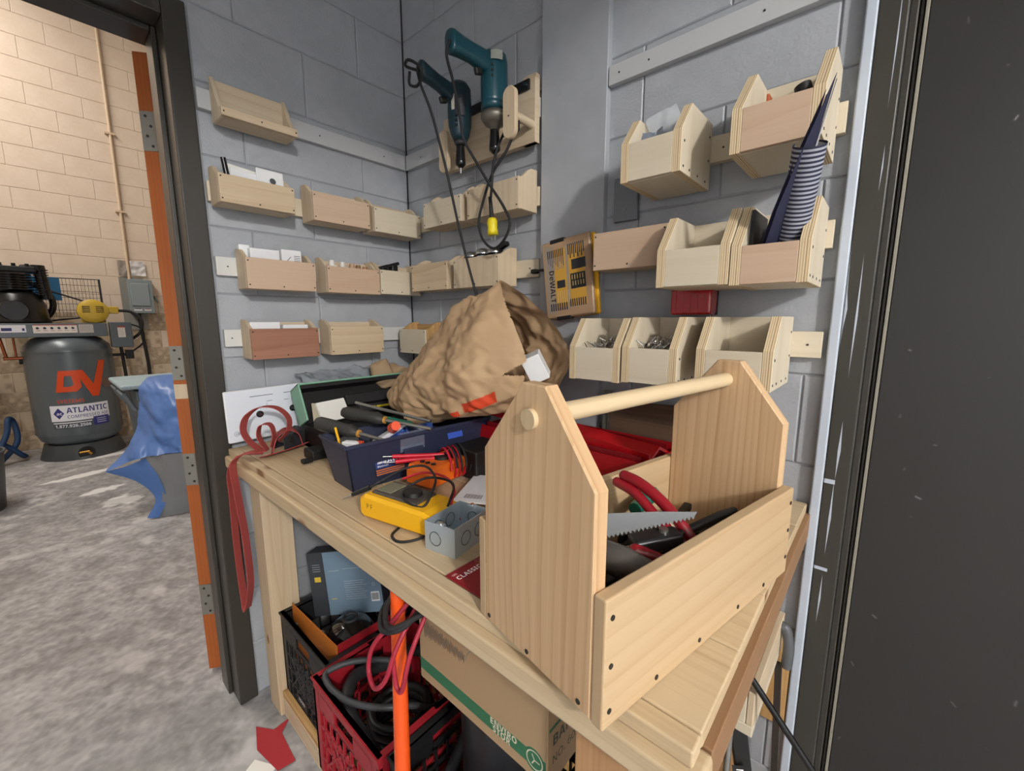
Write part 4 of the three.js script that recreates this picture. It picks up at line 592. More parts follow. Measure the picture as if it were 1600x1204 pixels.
// ---------------------------------------------------------------- navy toolbox tray with hand tools
{
  const b = thing('toolbox_tray', 'navy plastic toolbox bottom full of screwdrivers', 'toolbox', [0.598, H, 0.655], -0.06);
  // local: x across (towards the camera side +x), z along; near end at z = 0, far end at z = -0.42
  const hw = 0.115, hgt = 0.118, L2 = 0.42, w0 = 0.052, w1 = 0.076, tk = 0.004;
  const quadWall = (a, b2, c, d, n) => { const g = new THREE.BufferGeometry(), A = [a, b2, c, d].map(V), N = V(n).multiplyScalar(tk), P = [...A, ...A.map((v) => v.clone().add(N))], f = [[0, 1, 2, 3], [7, 6, 5, 4], [0, 4, 5, 1], [1, 5, 6, 2], [2, 6, 7, 3], [3, 7, 4, 0]], pos = []; for (const q of f) for (const i of [q[0], q[1], q[2], q[0], q[2], q[3]]) pos.push(P[i].x, P[i].y, P[i].z); g.setAttribute('position', new THREE.Float32BufferAttribute(pos, 3)); g.computeVertexNormals(); return clean(g); };
  const e0 = 0.012, e1 = -0.008;
  part('shell', [quadWall([w0, 0, -e0], [w0, 0, -L2 + e0], [w1, hgt, -L2 + e1], [w1, hgt, -e1], [-1, 0, 0]), quadWall([-w0, 0, -L2 + e0], [-w0, 0, -e0], [-w1, hgt, -e1], [-w1, hgt, -L2 + e1], [1, 0, 0]), quadWall([-w0, 0, -e0], [w0, 0, -e0], [w1, hgt, -e1], [-w1, hgt, -e1], [0, 0, -1]), quadWall([w0, 0, -L2 + e0], [-w0, 0, -L2 + e0], [-w1, hgt, -L2 + e1], [w1, hgt, -L2 + e1], [0, 0, 1]), BM(-w0, w0, 0, 0.004, -L2 + e0, -e0)], M.navy, b);
  part('rim', [BM(w1 - 0.004, w1 + 0.003, hgt - 0.006, hgt + 0.002, -L2 + e1, -e1, 0.001), BM(-w1 - 0.003, -w1 + 0.004, hgt - 0.006, hgt + 0.002, -L2 + e1, -e1, 0.001), BM(-w1, w1, hgt - 0.006, hgt + 0.002, -e1 - 0.004, -e1 + 0.003, 0.001), BM(-w1, w1, hgt - 0.006, hgt + 0.002, -L2 + e1 - 0.003, -L2 + e1 + 0.004, 0.001)], M.navy, b);
  part('divider', BM(-0.066, 0.066, 0.02, hgt, -0.2, -0.197), M.navy, b); part('clear_divider', BM(w1 - 0.006, w1 - 0.002, 0.075, hgt + 0.006, -0.2, -0.13), phys({ color: 0xbcc6dc, transmission: 0.8, roughness: 0.1, thickness: 0 }), b, 'clear plastic latch panel'); part('latch', BM(w1 + 0.001, w1 + 0.008, 0.06, 0.084, -0.19, -0.135, 0.002), M.navy, b);
  decal('maker_label', 0.09, 0.05, label2(0.09, 0.05, (x, w, h) => { x.fillStyle = '#1c2f6c'; x.fillRect(0, 0, w, h * 0.62); x.fillStyle = '#20243c'; x.fillRect(0, h * 0.62, w, h * 0.38); x.fillStyle = '#fff'; x.font = `italic bold ${h * 0.34}px sans-serif`; x.fillText('Mastercraft', w * 0.05, h * 0.4); x.font = `${h * 0.13}px sans-serif`; x.fillText('Maximum', w * 0.05, h * 0.56); x.fillStyle = '#c86a34'; for (let i = 0; i < 3; i++) x.fillRect(0, h * (0.68 + i * 0.1), w * 0.85, h * 0.05); }), b, 0.0665, 0.052, -0.11, -0.2, Math.PI / 2);
  decal('maker_label', 0.05, 0.016, label2(0.05, 0.016, (x, w, h) => { x.fillStyle = '#2f4fb0'; x.fillRect(0, 0, w, h); }), b, 0.0735, 0.088, -0.3, -0.2, Math.PI / 2);
  const hand = mat(0x2e2d2b, 0.6), ring = mat(0xc08a3c, 0.5);
  const drv = (label, a, m, c2) => { const o = thing('screwdriver', label, 'screwdriver'); const A = V(a), Mv = V(m), d = Mv.clone().sub(A).normalize(); const q = new THREE.Quaternion().setFromUnitVectors(new THREE.Vector3(0, 1, 0), d); const g = LA([[0.001, 0], [0.012, 0.001], [0.0165, 0.012], [0.0175, 0.05], [0.0155, 0.075], [0.0175, 0.1], [0.011, 0.118], [0.001, 0.12]], 10); g.applyMatrix4(new THREE.Matrix4().compose(A, q, new THREE.Vector3(1, 1, 1))); part('handle', g, hand, o); const rg = at(CY(0.0095, 0.0095, 0.006, 14), 0, 0.121, 0); rg.applyMatrix4(new THREE.Matrix4().compose(A, q, new THREE.Vector3(1, 1, 1))); part('ferrule', rg, ring, o); const cp = at(CY(0.006, 0.006, 0.003, 14), 0, -0.001, 0); cp.applyMatrix4(new THREE.Matrix4().compose(A, q, new THREE.Vector3(1, 1, 1))); part('end_cap', cp, ring, o); const s1 = A.clone().addScaledVector(d, 0.12); part('shaft', bar(s1.toArray(), A.clone().addScaledVector(d, c2).toArray(), 0.0045), M.dullSteel, o); };
  drv('black handled screwdriver overhanging the corner of the navy toolbox', [0.5, 1.066, 0.655], [0.62, 1.04, 0.59], 0.19);
  drv('black screwdriver with an amber ring lying across the navy toolbox', [0.49, 1.078, 0.58], [0.62, 1.056, 0.5], 0.25);
  solo('steel_rod', 'long thin steel rod slanting across the navy toolbox', 'rod', bar([0.43, 1.085, 0.51], [0.66, 1.05, 0.42], 0.0045), M.steel);
  const gf = thing('green_file', 'tool with a flat green handle between the screwdrivers', 'file'); part('handle', bar([0.535, 1.065, 0.53], [0.6, 1.03, 0.44], 0.011, 0.013), mat(0x14614e, 0.5), gf); part('shaft', bar([0.6, 1.03, 0.44], [0.63, 1.0, 0.38], 0.004), M.dullSteel, gf);
  const gl = thing('glue_tube', 'white and blue tube with an orange cap in the navy toolbox', 'tube'); part('tube', at(RB(0.036, 0.012, 0.1, 0.005), 0.6, 1.025, 0.51, 0.2, 0.3, 0.3), mat(0xdfe3ee, 0.4), gl); part('print', at(RB(0.0365, 0.013, 0.03, 0.005), 0.606, 1.02, 0.49, 0.2, 0.3, 0.3), mat(0x2b4fa0, 0.4), gl); part('cap', at(CY(0.012, 0.014, 0.03, 16), 0.632, 1.048, 0.515, 0.5, 0, -1.1), mat(0xe6512a, 0.4), gl, 'orange cap');
  const ct = thing('circuit_part', 'grey slotted metal bracket with white and yellow bits in the navy toolbox', 'fitting'); part('bracket', at(RB(0.045, 0.02, 0.03, 0.003), 0.6, 1.025, 0.625, 0.2, 0.4), mat(0x5a5b5c, 0.5, 0.5), ct); part('block', at(RB(0.04, 0.012, 0.02, 0.003), 0.625, 1.028, 0.63, 0, 0.5), M.white, ct); part('tip', at(RB(0.018, 0.008, 0.012, 0.002), 0.638, 1.03, 0.615, 0, 0.5), mat(0xc8482c, 0.5), ct); part('stick', bar([0.6, 1.02, 0.645], [0.57, 1.06, 0.64], 0.003), M.yellow, ct);
  const jn = []; for (let i = 0; i < 26; i++) jn.push(at(RB(rr(0.01, 0.022), rr(0.01, 0.02), rr(0.04, 0.1), 0.003, 1), 0.598 + rr(-0.025, 0.025), H + rr(0.02, 0.085), 0.6 - rr(0, 0.1), rr(-0.4, 0.4), rr(-0.3, 0.3))); const j = solo('tool_jumble', 'dark jumble of small tools in the bottom of the navy toolbox', 'tools', jn, M.darkGrey); j.userData.kind = 'stuff';
  solo('blue_packet', 'blue and white printed packet in the far half of the navy toolbox', 'packet', at(RB(0.03, 0.06, 0.09, 0.003), 0.6, 1.0, 0.42, 0, 0, 0.2), mat(0x2d4c90, 0.5));
}
// ---------------------------------------------------------------- meters, junction box, packages
{
  const lead = (name, pts, r, m, o) => part(name, TU(pts, r, 90, 8), m, o);
  const om = thing('clamp_meter', 'orange multimeter wrapped in red test leads', 'multimeter', [0.75, H + 0.014, 0.44], 0.16);
  const side = prism([[-0.105, 0.006], [-0.098, 0], [0.11, 0], [0.118, 0.008], [0.118, 0.034], [0.108, 0.044], [-0.095, 0.048], [-0.105, 0.036]], 0.082, 0.004); side.rotateY(Math.PI / 2); side.translate(-0.04, 0, 0); part('boot', side, M.orange, om);
  part('face', at(RB(0.058, 0.006, 0.165, 0.003), 0, 0.0435, 0, 0.03), M.darkGrey, om); part('screen', at(RB(0.045, 0.004, 0.045, 0.002), 0, 0.0455, -0.055, 0.03), mat(0x6f6a5c, 0.25), om); part('dial', at(CY(0.02, 0.021, 0.008, 24), 0, 0.05, 0.02), M.black, om); for (const x of [-0.018, 0, 0.018]) part('socket', at(CY(0.006, 0.006, 0.006, 14), x, 0.047, 0.07), M.black, om);
  const l1 = thing('test_leads', 'red and black test leads wound round the orange multimeter', 'test leads'); const coil = []; for (let i = 0; i <= 40; i++) { const t = i / 40 * 3 * 6.283; coil.push([0.752 + 0.053 * Math.cos(t), H + 0.042 + 0.036 * Math.sin(t), 0.45 - 0.045 * i / 40 + 0.022 * Math.cos(t)]); } part('red_lead', TU(coil, 0.0033, 160, 8), mat(0xc81830, 0.4), l1); part('red_probe', [TU([[0.68, 0.99, 0.555], [0.7, 0.988, 0.525], [0.75, 0.984, 0.45]], 0.0055, 20, 10), TU([[0.7, 0.982, 0.56], [0.72, 0.981, 0.515], [0.765, 0.98, 0.45]], 0.0055, 20, 10)], mat(0xc81830, 0.4), l1); part('probe_tip', [bar([0.667, 0.992, 0.577], [0.68, 0.99, 0.555], 0.0016), bar([0.691, 0.983, 0.582], [0.7, 0.982, 0.56], 0.0016)], M.steel, l1);
  part('black_lead', TU(coil.map(([x, y, z]) => [x + 0.002, y + 0.003, z - 0.016]), 0.003, 160, 8), M.rubber, l1);
  const ym = thing('yellow_meter', 'yellow rugged multimeter lying on its back with PF written on it', 'multimeter', [0.868, H + 0.004, 0.64], 0.2);
  const yo = prism([[-0.095, 0.01], [-0.085, 0], [0.085, 0], [0.095, 0.006], [0.095, 0.04], [0.075, 0.046], [-0.08, 0.05], [-0.095, 0.04]], 0.088, 0.006); yo.translate(0, 0, -0.044); part('boot', yo, M.yellow, ym); part('face', at(RB(0.12, 0.008, 0.064, 0.004), -0.015, 0.0485, -0.004, 0, 0, -0.02), mat(0x46413c, 0.5), ym); part('screen', RB(0.04, 0.003, 0.045, 0.001).translate(-0.05, 0.0535, -0.004), mat(0x7c7a66, 0.3), ym); part('dial', at(CY(0.018, 0.02, 0.008, 24), 0.01, 0.055, -0.004), M.black, ym); part('stand', BM(-0.06, 0.06, -0.003, 0.001, -0.03, 0.03, 0.001), M.black, ym);
  decal('handwriting', 0.03, 0.016, std({ map: canvasTex(128, 64, (x, w, h) => { x.fillStyle = '#f0b414'; x.fillRect(0, 0, w, h); x.fillStyle = '#2a2418'; x.font = '56px sans-serif'; x.fillText('P F', 14, 52); }), roughness: 0.4 }), ym, -0.06, 0.028, 0.0446);
  const l2 = thing('test_leads', 'black and red test leads lying loose over the yellow multimeter', 'test leads');
  lead('black_lead', [[0.775, 0.972, 0.67], [0.79, 0.985, 0.65], [0.8, 1.0, 0.6], [0.83, 1.005, 0.57], [0.88, 0.995, 0.58], [0.92, 0.985, 0.62], [0.93, 0.968, 0.65], [0.88, 0.975, 0.66], [0.85, 0.978, 0.63], [0.86, 0.99, 0.585], [0.91, 0.985, 0.56], [0.95, 0.97, 0.6], [0.955, 0.94, 0.63], [0.95, 0.921, 0.67], [0.93, 0.9205, 0.705], [0.9, 0.9205, 0.7], [0.885, 0.9205, 0.675]], 0.0026, M.rubber, l2);
  lead('red_lead', [[0.79, 0.974, 0.6], [0.83, 0.99, 0.57], [0.88, 0.985, 0.55], [0.93, 0.975, 0.57], [0.955, 0.965, 0.6], [0.965, 0.93, 0.585], [0.95, 0.922, 0.52], [0.85, 0.922, 0.54]], 0.0028, mat(0xb8202c, 0.45), l2);
  part('probe', [bar([0.745, 0.955, 0.695], [0.775, 0.972, 0.67], 0.0045, 0.0055)], M.black, l2); part('probe_tip', bar([0.73, 0.946, 0.708], [0.745, 0.955, 0.695], 0.0014), M.steel, l2);
  // junction box: open top, knock-outs
  const jb = thing('junction_box', 'open galvanized steel junction box with round knockouts beside the tote', 'junction box', [1.048, H, 0.672], 0.17);
  // local corner f at origin: x to the left along -x, z back along -z
  const bw = 0.068, bl = 0.098, bh = 0.053, w = 0.0018;
  part('wall', BM(-bw, 0, 0.002, bh, -w, 0), M.galv, jb); part('wall', BM(-bw, 0, 0.002, bh, -bl, -bl + w), M.galv, jb); part('wall', BM(-bw, -bw + w, 0.002, bh, -bl + w, -w), M.galv, jb); part('wall', BM(-w, 0, 0.002, bh, -bl + w, -w), M.galv, jb); part('floor_plate', BM(-bw, 0, 0, 0.002, -bl, 0), M.galv, jb);
  const ko = (x, y, z, ry) => part('knockout', at(clean(new THREE.TorusGeometry(0.0125, 0.0009, 6, 26)), x, y, z, 0, ry), mat(0x6b747a, 0.4, 0.8), jb);
  ko(-0.044, 0.025, 0.0003, 0); ko(0.0003, 0.026, -0.03, Math.PI / 2); ko(0.0003, 0.026, -0.068, Math.PI / 2); ko(-bw + w + 0.0004, 0.028, -0.03, Math.PI / 2); ko(-bw + w + 0.0004, 0.028, -0.066, Math.PI / 2); ko(-0.034, 0.026, -bl + w + 0.0004, 0);
  for (const [x, z] of [[-0.034, -0.004], [-0.034, -bl + 0.004]]) { part('ear', BM(x - 0.008, x + 0.008, bh - 0.004, bh + 0.001, z - 0.005, z + 0.005, 0.0008), M.galv, jb); part('screw', at(CY(0.0035, 0.0035, 0.003, 12), x, bh + 0.002, z), M.chrome, jb); }
  // card and clear pack
  const card = thing('blister_card', 'red blister card with white CLASSIC lettering under the tote edge', 'package', [1.122, H + 0.001, 0.665], Math.PI / 2);
  part('card', RB(0.1, 0.0016, 0.096, 0.0006).translate(0, 0.0008, 0), mat(0x8f1822, 0.5), card); decal('print', 0.098, 0.094, label2(0.098, 0.094, (x, w, h) => { x.fillStyle = '#8f1822'; x.fillRect(0, 0, w, h); x.fillStyle = '#fff'; x.font = `bold ${h * 0.14}px sans-serif`; x.fillText('CLASSIC', w * 0.05, h * 0.27); x.font = `${h * 0.06}px sans-serif`; x.fillText('GEL', w * 0.05, h * 0.12); }), card, 0, 0.0022, 0, -Math.PI / 2);
  part('blister', RB(0.05, 0.02, 0.035, 0.008).translate(0.02, 0.012, -0.016), phys({ color: 0xffffff, transmission: 1, roughness: 0.08, thickness: 0 }), card, 'clear plastic bubble'); part('tape_roll', at(CY(0.012, 0.012, 0.012, 20), 0.02, 0.009, -0.016), M.yellow, card, 'yellow roll inside the bubble');
  const pk = thing('clear_package', 'clear plastic package with a white bar coded insert by the tote', 'package', [0.905, H + 0.001, 0.44], 0.5); part('insert', RB(0.13, 0.003, 0.16, 0.001).translate(0, 0.012, 0), M.paper, pk); part('shell', RB(0.15, 0.022, 0.185, 0.004).translate(0, 0.0115, 0), phys({ color: 0xffffff, transmission: 1, roughness: 0.06, thickness: 0 }), pk);
  decal('print', 0.125, 0.155, label2(0.125, 0.155, (x, w, h) => { x.fillStyle = '#e2e4ea'; x.fillRect(0, 0, w, h); x.fillStyle = '#5b4a50'; for (let i = 0; i < 16; i++) x.fillRect(w * 0.14 + i * w * 0.02, h * 0.76, w * (i % 3 ? 0.008 : 0.014), h * 0.14); x.beginPath(); x.arc(w * 0.7, h * 0.82, w * 0.025, 0, 7); x.fill(); }), pk, 0, 0.0142, 0, -Math.PI / 2);
}
// ---------------------------------------------------------------- red steel toolbox behind the tote, board behind it
{
  const r = thing('steel_toolbox', 'red steel cantilever toolbox standing open behind the tote', 'toolbox', [0.95, H, 0.17], -0.03);
  const rp = mat(0xa4121a, 0.3, 0.1); part('body', [BM(-0.26, 0.26, 0, 0.1, 0.096, 0.1), BM(-0.26, 0.26, 0, 0.1, -0.1, -0.096), BM(-0.26, -0.256, 0, 0.1, -0.096, 0.096), BM(0.256, 0.26, 0, 0.1, -0.096, 0.096), BM(-0.26, 0.26, 0, 0.004, -0.1, 0.1)], rp, r); part('tray', [BM(-0.24, 0.24, 0.075, 0.079, -0.05, 0.09), BM(-0.24, 0.24, 0.079, 0.11, 0.086, 0.09), BM(-0.24, 0.24, 0.079, 0.11, -0.05, -0.046)], mat(0x7c0f16, 0.35, 0.1), r);
  const lidP = prism([[0, 0], [0.05, 0.03], [0.1, 0.012], [0.1, 0.006], [0.05, 0.022], [0.002, -0.006]], 0.5, 0); lidP.rotateY(-Math.PI / 2); lidP.translate(0.255, 0, 0);
  part('lid', at(clean(lidP), 0, 0.118, -0.02, 0.12, 0, -0.07), mat(0xb3141c, 0.28, 0.1), r, 'glossy red folding lid'); part('lid_edge', at(BM(-0.25, 0.255, 0, 0.02, 0, 0.003), 0, 0.115, 0.078, 0.2, 0, -0.07), mat(0xb3141c, 0.28, 0.1), r);
  const gs = []; for (let i = 0; i < 26; i++) gs.push(at(RB(rr(0.02, 0.05), rr(0.012, 0.02), rr(0.02, 0.05), 0.004, 1), 0.95 + rr(-0.2, 0.2), H + 0.084 + rr(0, 0.014), 0.19 + rr(-0.02, 0.03), 0, rr(0, 3))); const j = solo('tool_jumble', 'grey sockets and bits lying in the red toolbox tray', 'tools', gs, mat(0x3b4450, 0.4, 0.4)); j.userData.kind = 'stuff';
  solo('dark_board', 'dark stained board leaning on the wall behind the red toolbox', 'board', uvm(at(BM(-0.14, 0.14, 0, 0.18, 0, 0.018, 0.002), 1.13, H + 0.001, 0.02, 0, 0, 0.04), 'x'), W.dark);
  solo('steel_angle', 'grey steel angle standing at the end of the dark board', 'steel angle', [BM(0.965, 0.985, H + 0.0005, 1.12, 0.018, 0.022), BM(0.965, 0.969, H + 0.0005, 1.12, 0.022, 0.04)], M.dullSteel);
  solo('black_case', 'flat black case lying between the navy toolbox and the red one', 'case', [RB(0.1, 0.075, 0.12, 0.006).translate(0.775, H + 0.039, 0.35)], M.black);
}
// ---------------------------------------------------------------- big paper bag lying on the toolboxes, mouth towards the plywood bins
function loftRings(rings, nu, nv, noise) { // rings: closed loops of control points; returns an open tube
  const loops = rings.map((r) => new THREE.CatmullRomCurve3(r.map(V), true, 'catmullrom', 0.25)), pos = [], idx = [], grid = [];
  for (let i = 0; i <= nv; i++) { const row = []; for (let k = 0; k < loops.length; k++) row.push(loops[k].getPoint(i / nv)); grid.push(new THREE.CatmullRomCurve3(row, false, 'catmullrom', 0.3)); }
  for (let j = 0; j <= nu; j++) for (let i = 0; i <= nv; i++) { const p = grid[i].getPoint(j / nu); pos.push(p.x, p.y, p.z); }
  for (let j = 0; j < nu; j++) for (let i = 0; i < nv; i++) { const a = j * (nv + 1) + i, b = a + 1, c = a + nv + 1, d = c + 1; idx.push(a, c, b, b, c, d); }
  const g = new THREE.BufferGeometry(); g.setAttribute('position', new THREE.Float32BufferAttribute(pos, 3)); g.setIndex(idx); g.computeVertexNormals();
  const p = g.attributes.position, n = g.attributes.normal, out = [], uv = [];
  for (let j = 0; j <= nu; j++) for (let i = 0; i <= nv; i++) { const k = j * (nv + 1) + i, q = new THREE.Vector3().fromBufferAttribute(p, k), m = new THREE.Vector3().fromBufferAttribute(n, k), d = noise(i / nv, j / nu, q); out.push(q.x + m.x * d, q.y + m.y * d, q.z + m.z * d); uv.push(i / nv, j / nu); }
  for (let j = 0; j <= nu; j++) { const a = j * (nv + 1) * 3, b = a + nv * 3; for (let c = 0; c < 3; c++) out[b + c] = out[a + c]; }
  g.setAttribute('position', new THREE.Float32BufferAttribute(out, 3)); g.setAttribute('uv', new THREE.Float32BufferAttribute(uv, 2)); g.computeVertexNormals(); return g;
}
const ridge = (x, y) => 1 - Math.abs(2 * vnoise(x, y) - 1);
// facets: each cell of a jittered grid is a flat tilted plane, which reads as creased paper
function facet(x, y) {
  const xi = Math.floor(x), yi = Math.floor(y); let d1 = 9, d2 = 9;
  for (let a = -1; a <= 1; a++) for (let b = -1; b <= 1; b++) { const cx = xi + a + hash(xi + a, yi + b), cy = yi + b + hash(yi + b + 57, xi + a + 31), d = Math.hypot(x - cx, y - cy); if (d < d1) { d2 = d1; d1 = d; } else if (d < d2) d2 = d; }
  return d1;
}
{
  const b = thing('paper_bag', 'large crumpled brown paper bag with orange print lying open on the toolboxes', 'paper bag');
  const rings = [
    [[0.43, 1.065, 0.33], [0.4, 1.085, 0.31], [0.385, 1.1, 0.28], [0.4, 1.09, 0.25], [0.43, 1.065, 0.26]],
    [[0.455, 1.035, 0.375], [0.375, 1.09, 0.345], [0.338, 1.13, 0.285], [0.39, 1.1, 0.2], [0.45, 1.045, 0.22]],
    [[0.63, 1.048, 0.4], [0.555, 1.15, 0.4], [0.505, 1.262, 0.29], [0.58, 1.18, 0.16], [0.62, 1.065, 0.18]],
    [[0.8, 1.092, 0.38], [0.76, 1.22, 0.385], [0.685, 1.392, 0.285], [0.76, 1.25, 0.14], [0.8, 1.085, 0.17]],
    [[0.922, 1.15, 0.335], [0.905, 1.235, 0.31], [0.8, 1.428, 0.295], [0.9, 1.315, 0.2], [0.955, 1.225, 0.18], [0.932, 1.13, 0.24]],
  ];
  const g = loftRings(rings, 130, 200, (u, v, p) => { const k = 1 - 0.75 * Math.pow(v, 6); return 1.5 * k * (0.034 * (tri(p.x * 8 + p.z * 5 + 3, p.y * 9 + p.z * 6) - 0.5) + 0.016 * (tri(p.x * 19 + p.z * 9 + 5, p.y * 21 + p.z * 16) - 0.5) + 0.007 * (tri(p.x * 46 + p.z * 20, p.y * 50 - p.z * 22 + p.x * 9) - 0.5)); });
  const paper = std({ color: 0xb29472, roughness: 0.68, side: THREE.DoubleSide });
  // tear a notch out of the mouth at the near side
  const cl = clean(g), P = cl.attributes.position, keep = []; const UVa = cl.attributes.uv;
  for (let t = 0; t < P.count; t += 3) { let cu = 0, cv = 0; for (let k = 0; k < 3; k++) { cu += UVa.getX(t + k) / 3; cv += UVa.getY(t + k) / 3; } const w = 0.028 * (1 - (1 - cv) / 0.11); const zig = 0.004 * (vnoise(cu * 60, 1) + vnoise(cu * 160, 5)); if (cv > 0.89 && Math.abs(cu - 0.11) < w) continue; if (cv > 0.994 - zig) continue; keep.push(t, t + 1, t + 2); }
  const sub = new THREE.BufferGeometry(); for (const k of ['position', 'normal', 'uv']) { const a = cl.attributes[k], n = a.itemSize, o = new Float32Array(keep.length * n); keep.forEach((s, i) => { for (let c = 0; c < n; c++) o[i * n + c] = a.array[s * n + c]; }); sub.setAttribute(k, new THREE.BufferAttribute(o, n)); }
  part('paper', sub, paper, b);
  // orange print patches: pieces of the same surface lifted by half a millimetre
  const patch = (u0, u1, v0, v1, skew) => { const sel = []; for (let t = 0; t < P.count; t += 3) { let cu = 0, cv = 0; for (let k = 0; k < 3; k++) { cu += UVa.getX(t + k) / 3; cv += UVa.getY(t + k) / 3; } const s = skew * (cv - v0); if (cu > u0 + s && cu < u1 + s && cv > v0 && cv < v1) sel.push(t, t + 1, t + 2); } const q = new THREE.BufferGeometry(), po = new Float32Array(sel.length * 3), no = new Float32Array(sel.length * 3); sel.forEach((s, i) => { for (let c = 0; c < 3; c++) { no[i * 3 + c] = cl.attributes.normal.array[s * 3 + c]; po[i * 3 + c] = P.array[s * 3 + c] + no[i * 3 + c] * 0.0006; } }); q.setAttribute('position', new THREE.BufferAttribute(po, 3)); q.setAttribute('normal', new THREE.BufferAttribute(no, 3)); return q; };
  const pr = std({ color: 0xc8401c, roughness: 0.75, side: THREE.DoubleSide });
  part('printed_patch', patch(0.0, 0.055, 0.68, 0.86, 0.05), pr, b, 'orange printed block'); part('printed_patch', patch(0.0, 0.03, 0.63, 0.66, 0), pr, b, 'orange printed block');
  solo('white_carton', 'small white carton inside the mouth of the paper bag', 'box', at(RB(0.05, 0.07, 0.05, 0.002), 0.885, 1.2, 0.25, 0.2, 0.6, 0.45), M.white);
}
// ---------------------------------------------------------------- under the bench: crates and what they hold
{
  function crate(label, x0, z1, y0, material, o = {}) {
    const w = 0.325, d = 0.32, h = 0.283, g = thing('milk_crate', label, 'crate', [x0, y0, z1]); const bar2 = (x, y, z, a, b, c) => BM(x, x + a, y, y + b, z, z + c);
    part('rim', [bar2(0, h - 0.03, -0.012, w, 0.03, 0.012), bar2(0, h - 0.03, -d, w, 0.03, 0.012), bar2(0, h - 0.03, -d + 0.012, 0.012, 0.03, d - 0.024), bar2(w - 0.012, h - 0.03, -d + 0.012, 0.012, 0.03, d - 0.024), bar2(-0.004, h - 0.006, -0.012, w + 0.008, 0.006, 0.016), bar2(-0.004, h - 0.006, -d - 0.004, w + 0.008, 0.006, 0.016), bar2(-0.004, h - 0.006, -d + 0.012, 0.016, 0.006, d - 0.024), bar2(w - 0.012, h - 0.006, -d + 0.012, 0.016, 0.006, d - 0.024)], material, g);
    for (const [x, z] of [[0, -0.03], [w - 0.03, -0.03], [0, -d], [w - 0.03, -d]]) part('corner_post', [bar2(x, 0, z + (z === -d ? 0 : 0.02), 0.03, h - 0.03, 0.01), bar2(x + (x ? 0.02 : 0), 0, z, 0.01, h - 0.03, 0.03)], material, g);
    const lat = (L) => { const gs = []; // lattice in a plane: a along, y up, 5 mm thick
      for (const y of [0.0, 0.05, 0.1, 0.15, 0.2]) gs.push([0.028, y, L - 0.056, 0.006]); for (let a = 0.05; a < L - 0.04; a += 0.035) gs.push([a, 0, 0.005, 0.205]); return gs; };
    const hole = (gs, L) => [...gs, [0.028, 0.205, L * 0.5 - 0.075, 0.05], [L * 0.5 + 0.048, 0.205, L * 0.5 - 0.076, 0.05], [L * 0.5 - 0.05, 0.203, 0.1, 0.012]];
    for (const z of [-0.006, -d]) part('side_panel', [...hole(lat(w), w).map(([a, y, l, b]) => bar2(a, y, z, l, b, 0.006)), ...[0, 1, 2, 3].flatMap((i) => [at(B(0.17, 0.006, 0.005), w * 0.5 - 0.06 + i * 0.04, 0.1, z + 0.003, 0, 0, 0.85), at(B(0.17, 0.006, 0.005), w * 0.5 - 0.06 + i * 0.04, 0.1, z + 0.003, 0, 0, -0.85)])], material, g);
    for (const x of [0, w - 0.006]) part('side_panel', hole(lat(d), d).map(([a, y, l, b]) => bar2(x, y, -a - l, 0.006, b, l)), material, g);
    const gs = []; for (let a = 0.01; a < w - 0.01; a += 0.035) gs.push(bar2(a, 0, -d + 0.01, 0.006, 0.006, d - 0.02)); for (let a = 0.01; a < d - 0.01; a += 0.035) gs.push(bar2(0.01, 0, -a - 0.006, w - 0.02, 0.006, 0.006)); part('base', gs, material, g); return g;
  }
  const k1 = crate('black plastic milk crate against the bench leg by the doorway', 0.165, 0.675, 0.0955, mat(0x1d1d20, 0.5));
  decal('lettering', 0.07, 0.03, std({ map: canvasTex(256, 110, (x, w, h) => { x.fillStyle = '#1d1d20'; x.fillRect(0, 0, w, h); x.fillStyle = '#cfcfd2'; x.font = 'bold 58px sans-serif'; x.fillText('FOUN', 30, 70); }), roughness: 0.6 }), k1, 0.13, 0.03, 0.0012);
  crate('red plastic milk crate full of black cables', 0.5, 0.715, 0.0955, mat(0x9c1d2a, 0.45));
  crate('black plastic milk crate between the red crate and the right bench leg', 0.838, 0.695, 0.0955, mat(0x1a1a1c, 0.5));
  // contents of the black crate
  const ob = thing('orange_carton', 'orange open carton with a red side inside the black crate', 'box'); part('front_wall', uvm(at(BM(0, 0.29, 0, 0.2, 0, 0.004), 0.183, 0.2, 0.64, 0, 0.03), 'x'), mat(0xb96a20, 0.6), ob); part('side_wall', BM(0.468, 0.473, 0.2, 0.4, 0.4, 0.63), M.redDark, ob, 'dark red side'); part('floor_panel', BM(0.184, 0.466, 0.2, 0.204, 0.4, 0.635), mat(0x8a4c1a, 0.7), ob);
  const gl = thing('glass_globe', 'dark smoked glass globe lying in the black crate', 'lamp globe', [0.39, 0.325, 0.55]); part('globe', clean(new THREE.SphereGeometry(0.078, 36, 24)), phys({ color: 0x141416, roughness: 0.1, clearcoat: 1 }), gl); part('neck', at(clean(new THREE.TorusGeometry(0.02, 0.005, 8, 24)), 0.0, 0.076, 0.0, Math.PI / 2), M.darkGrey, gl);
  solo('white_envelope', 'white paper lining in the black crate under the product carton', 'paper', at(BM(-0.06, 0.06, 0, 0.09, 0, 0.002), 0.25, 0.26, 0.6, 0.3, 0.4), M.paper);
  const pb = thing('product_carton', 'grey blue product carton with fine print standing in the black crate', 'box', [0.215, 0.335, 0.585], 0.62); pb.rotation.order = 'YXZ'; pb.rotation.x = -0.12; pb.rotation.z = 0.15;
